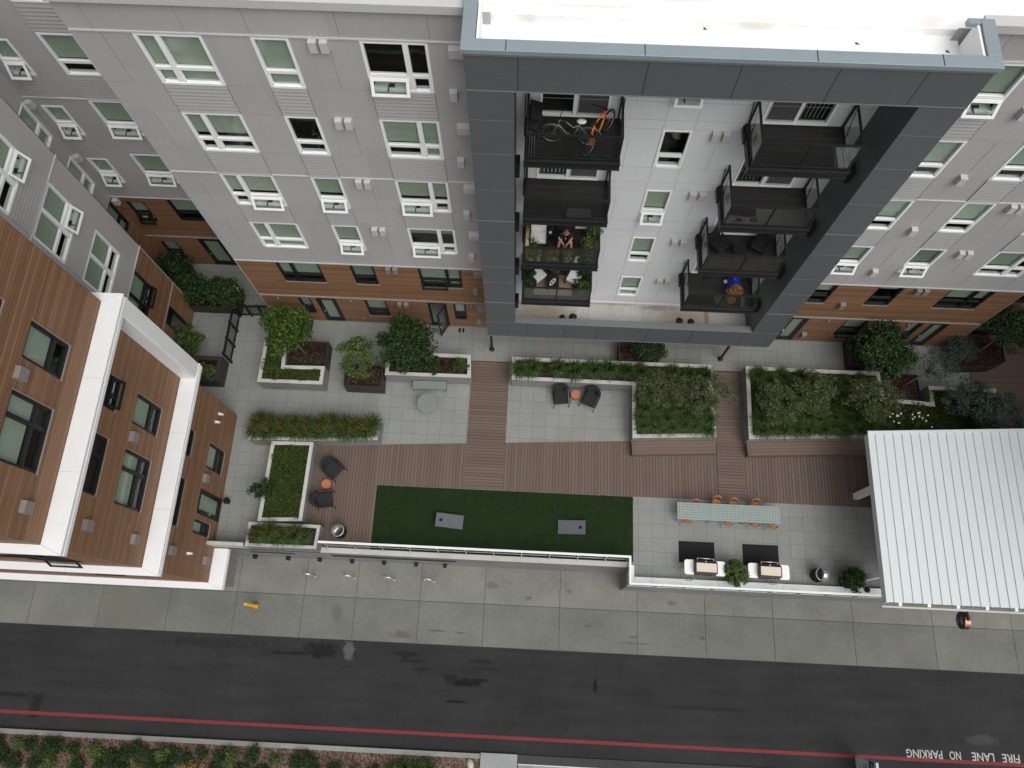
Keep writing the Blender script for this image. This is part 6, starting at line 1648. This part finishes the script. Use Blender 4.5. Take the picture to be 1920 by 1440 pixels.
potted('bright green fern at the right rail of the lowest left balcony', (2.1, 14.3, z2), .32, .8, 'leaf_dark', 91)
potted('bright leaved plant at the right front of the lowest left balcony', (2.05, 13.72, z2), .26, .5, 'leaf_bright', 92)
potted('spiky dark agave beside the right white chair', (1.85, 13.9, z2), .22, .5, 'leaf_dark', 93, kind='blade')
# right hand balconies
lounge('black slatted chair at the left of the third right balcony', (6.65, 14.15, z3), R(38), 'steel_dark', w=.5)
lounge('black slatted chair at the right of the third right balcony', (8.15, 14.2, z3), R(-35), 'steel_dark', w=.5)
t = thing('balcony_table', 'small square black table between the two black balcony chairs', 'table', (7.4, 13.95, z3))
b = MB(); b.box(-.21, .21, -.21, .21, .42, .45); b.build('table_top', 'black_cloth', t)
b = MB()
for sx in (-1, 1):
    for sy in (-1, 1): b.tube([(sx * .19, sy * .19, .42), (sx * .2, sy * .2, 0)], .012, 5)
b.build('legs', 'black_metal', t)
t = thing('blue_tarp', 'crumpled bright blue tarp on the lowest right balcony', 'tarp', (8.1, 14.4, z2))
n = 12; r_ = random.Random(5); v = []; f = []
for i in range(n):
    for j in range(n):
        e = min(i, j, n - 1 - i, n - 1 - j) / (n / 2); v.append((-.28 + .56 * i / (n - 1) + r_.uniform(-.02, .02), -.32 + .6 * j / (n - 1) + r_.uniform(-.02, .02), .02 + .62 * min(1, e * 1.8) * r_.uniform(.75, 1)))
for i in range(n - 1):
    for j in range(n - 1): f.append((i * n + j, (i + 1) * n + j, (i + 1) * n + j + 1, i * n + j + 1))
b = MB(); b.add(v, f); b.build('cloth', 'blue_cloth', t)
potted('golden brown leafy plant in front of the blue tarp', (8.08, 13.86, z2), .3, .35, 'gold_leaf', 94, .16, .05, kind='leaf')
potted('small golden leafy plant at the front rail of the lowest right balcony', (7.92, 13.5, z2), .16, .18, 'gold_leaf', 95, .12, .04)
b = MB(); b.lathe([(0, 0), (.06, .02), (.085, .085), (.06, .15), (0, .17)], 16); o = b.build('white_ball', 'white_fabric', None, True); o.location = (7.80, 14.5, z2 + .35); 
o.location = (7.78, 14.42, z2); tag(o, 'white ball beside the blue tarp', 'ball')
t = thing('plant_stand', 'dark wire stand near the wall of the lowest right balcony', 'stand', (7.0, 14.5, z2))
b = MB(); b.tube([(-.12, 0, 0), (-.1, 0, .5)], .012, 5); b.tube([(.12, 0, 0), (.1, 0, .5)], .012, 5); b.tube([(0, .12, 0), (0, .1, .5)], .012, 5); b.torus((0, .03, .5), .12, .012, (0, 0, 1), 16, 5); b.build('frame', 'black_metal', t)
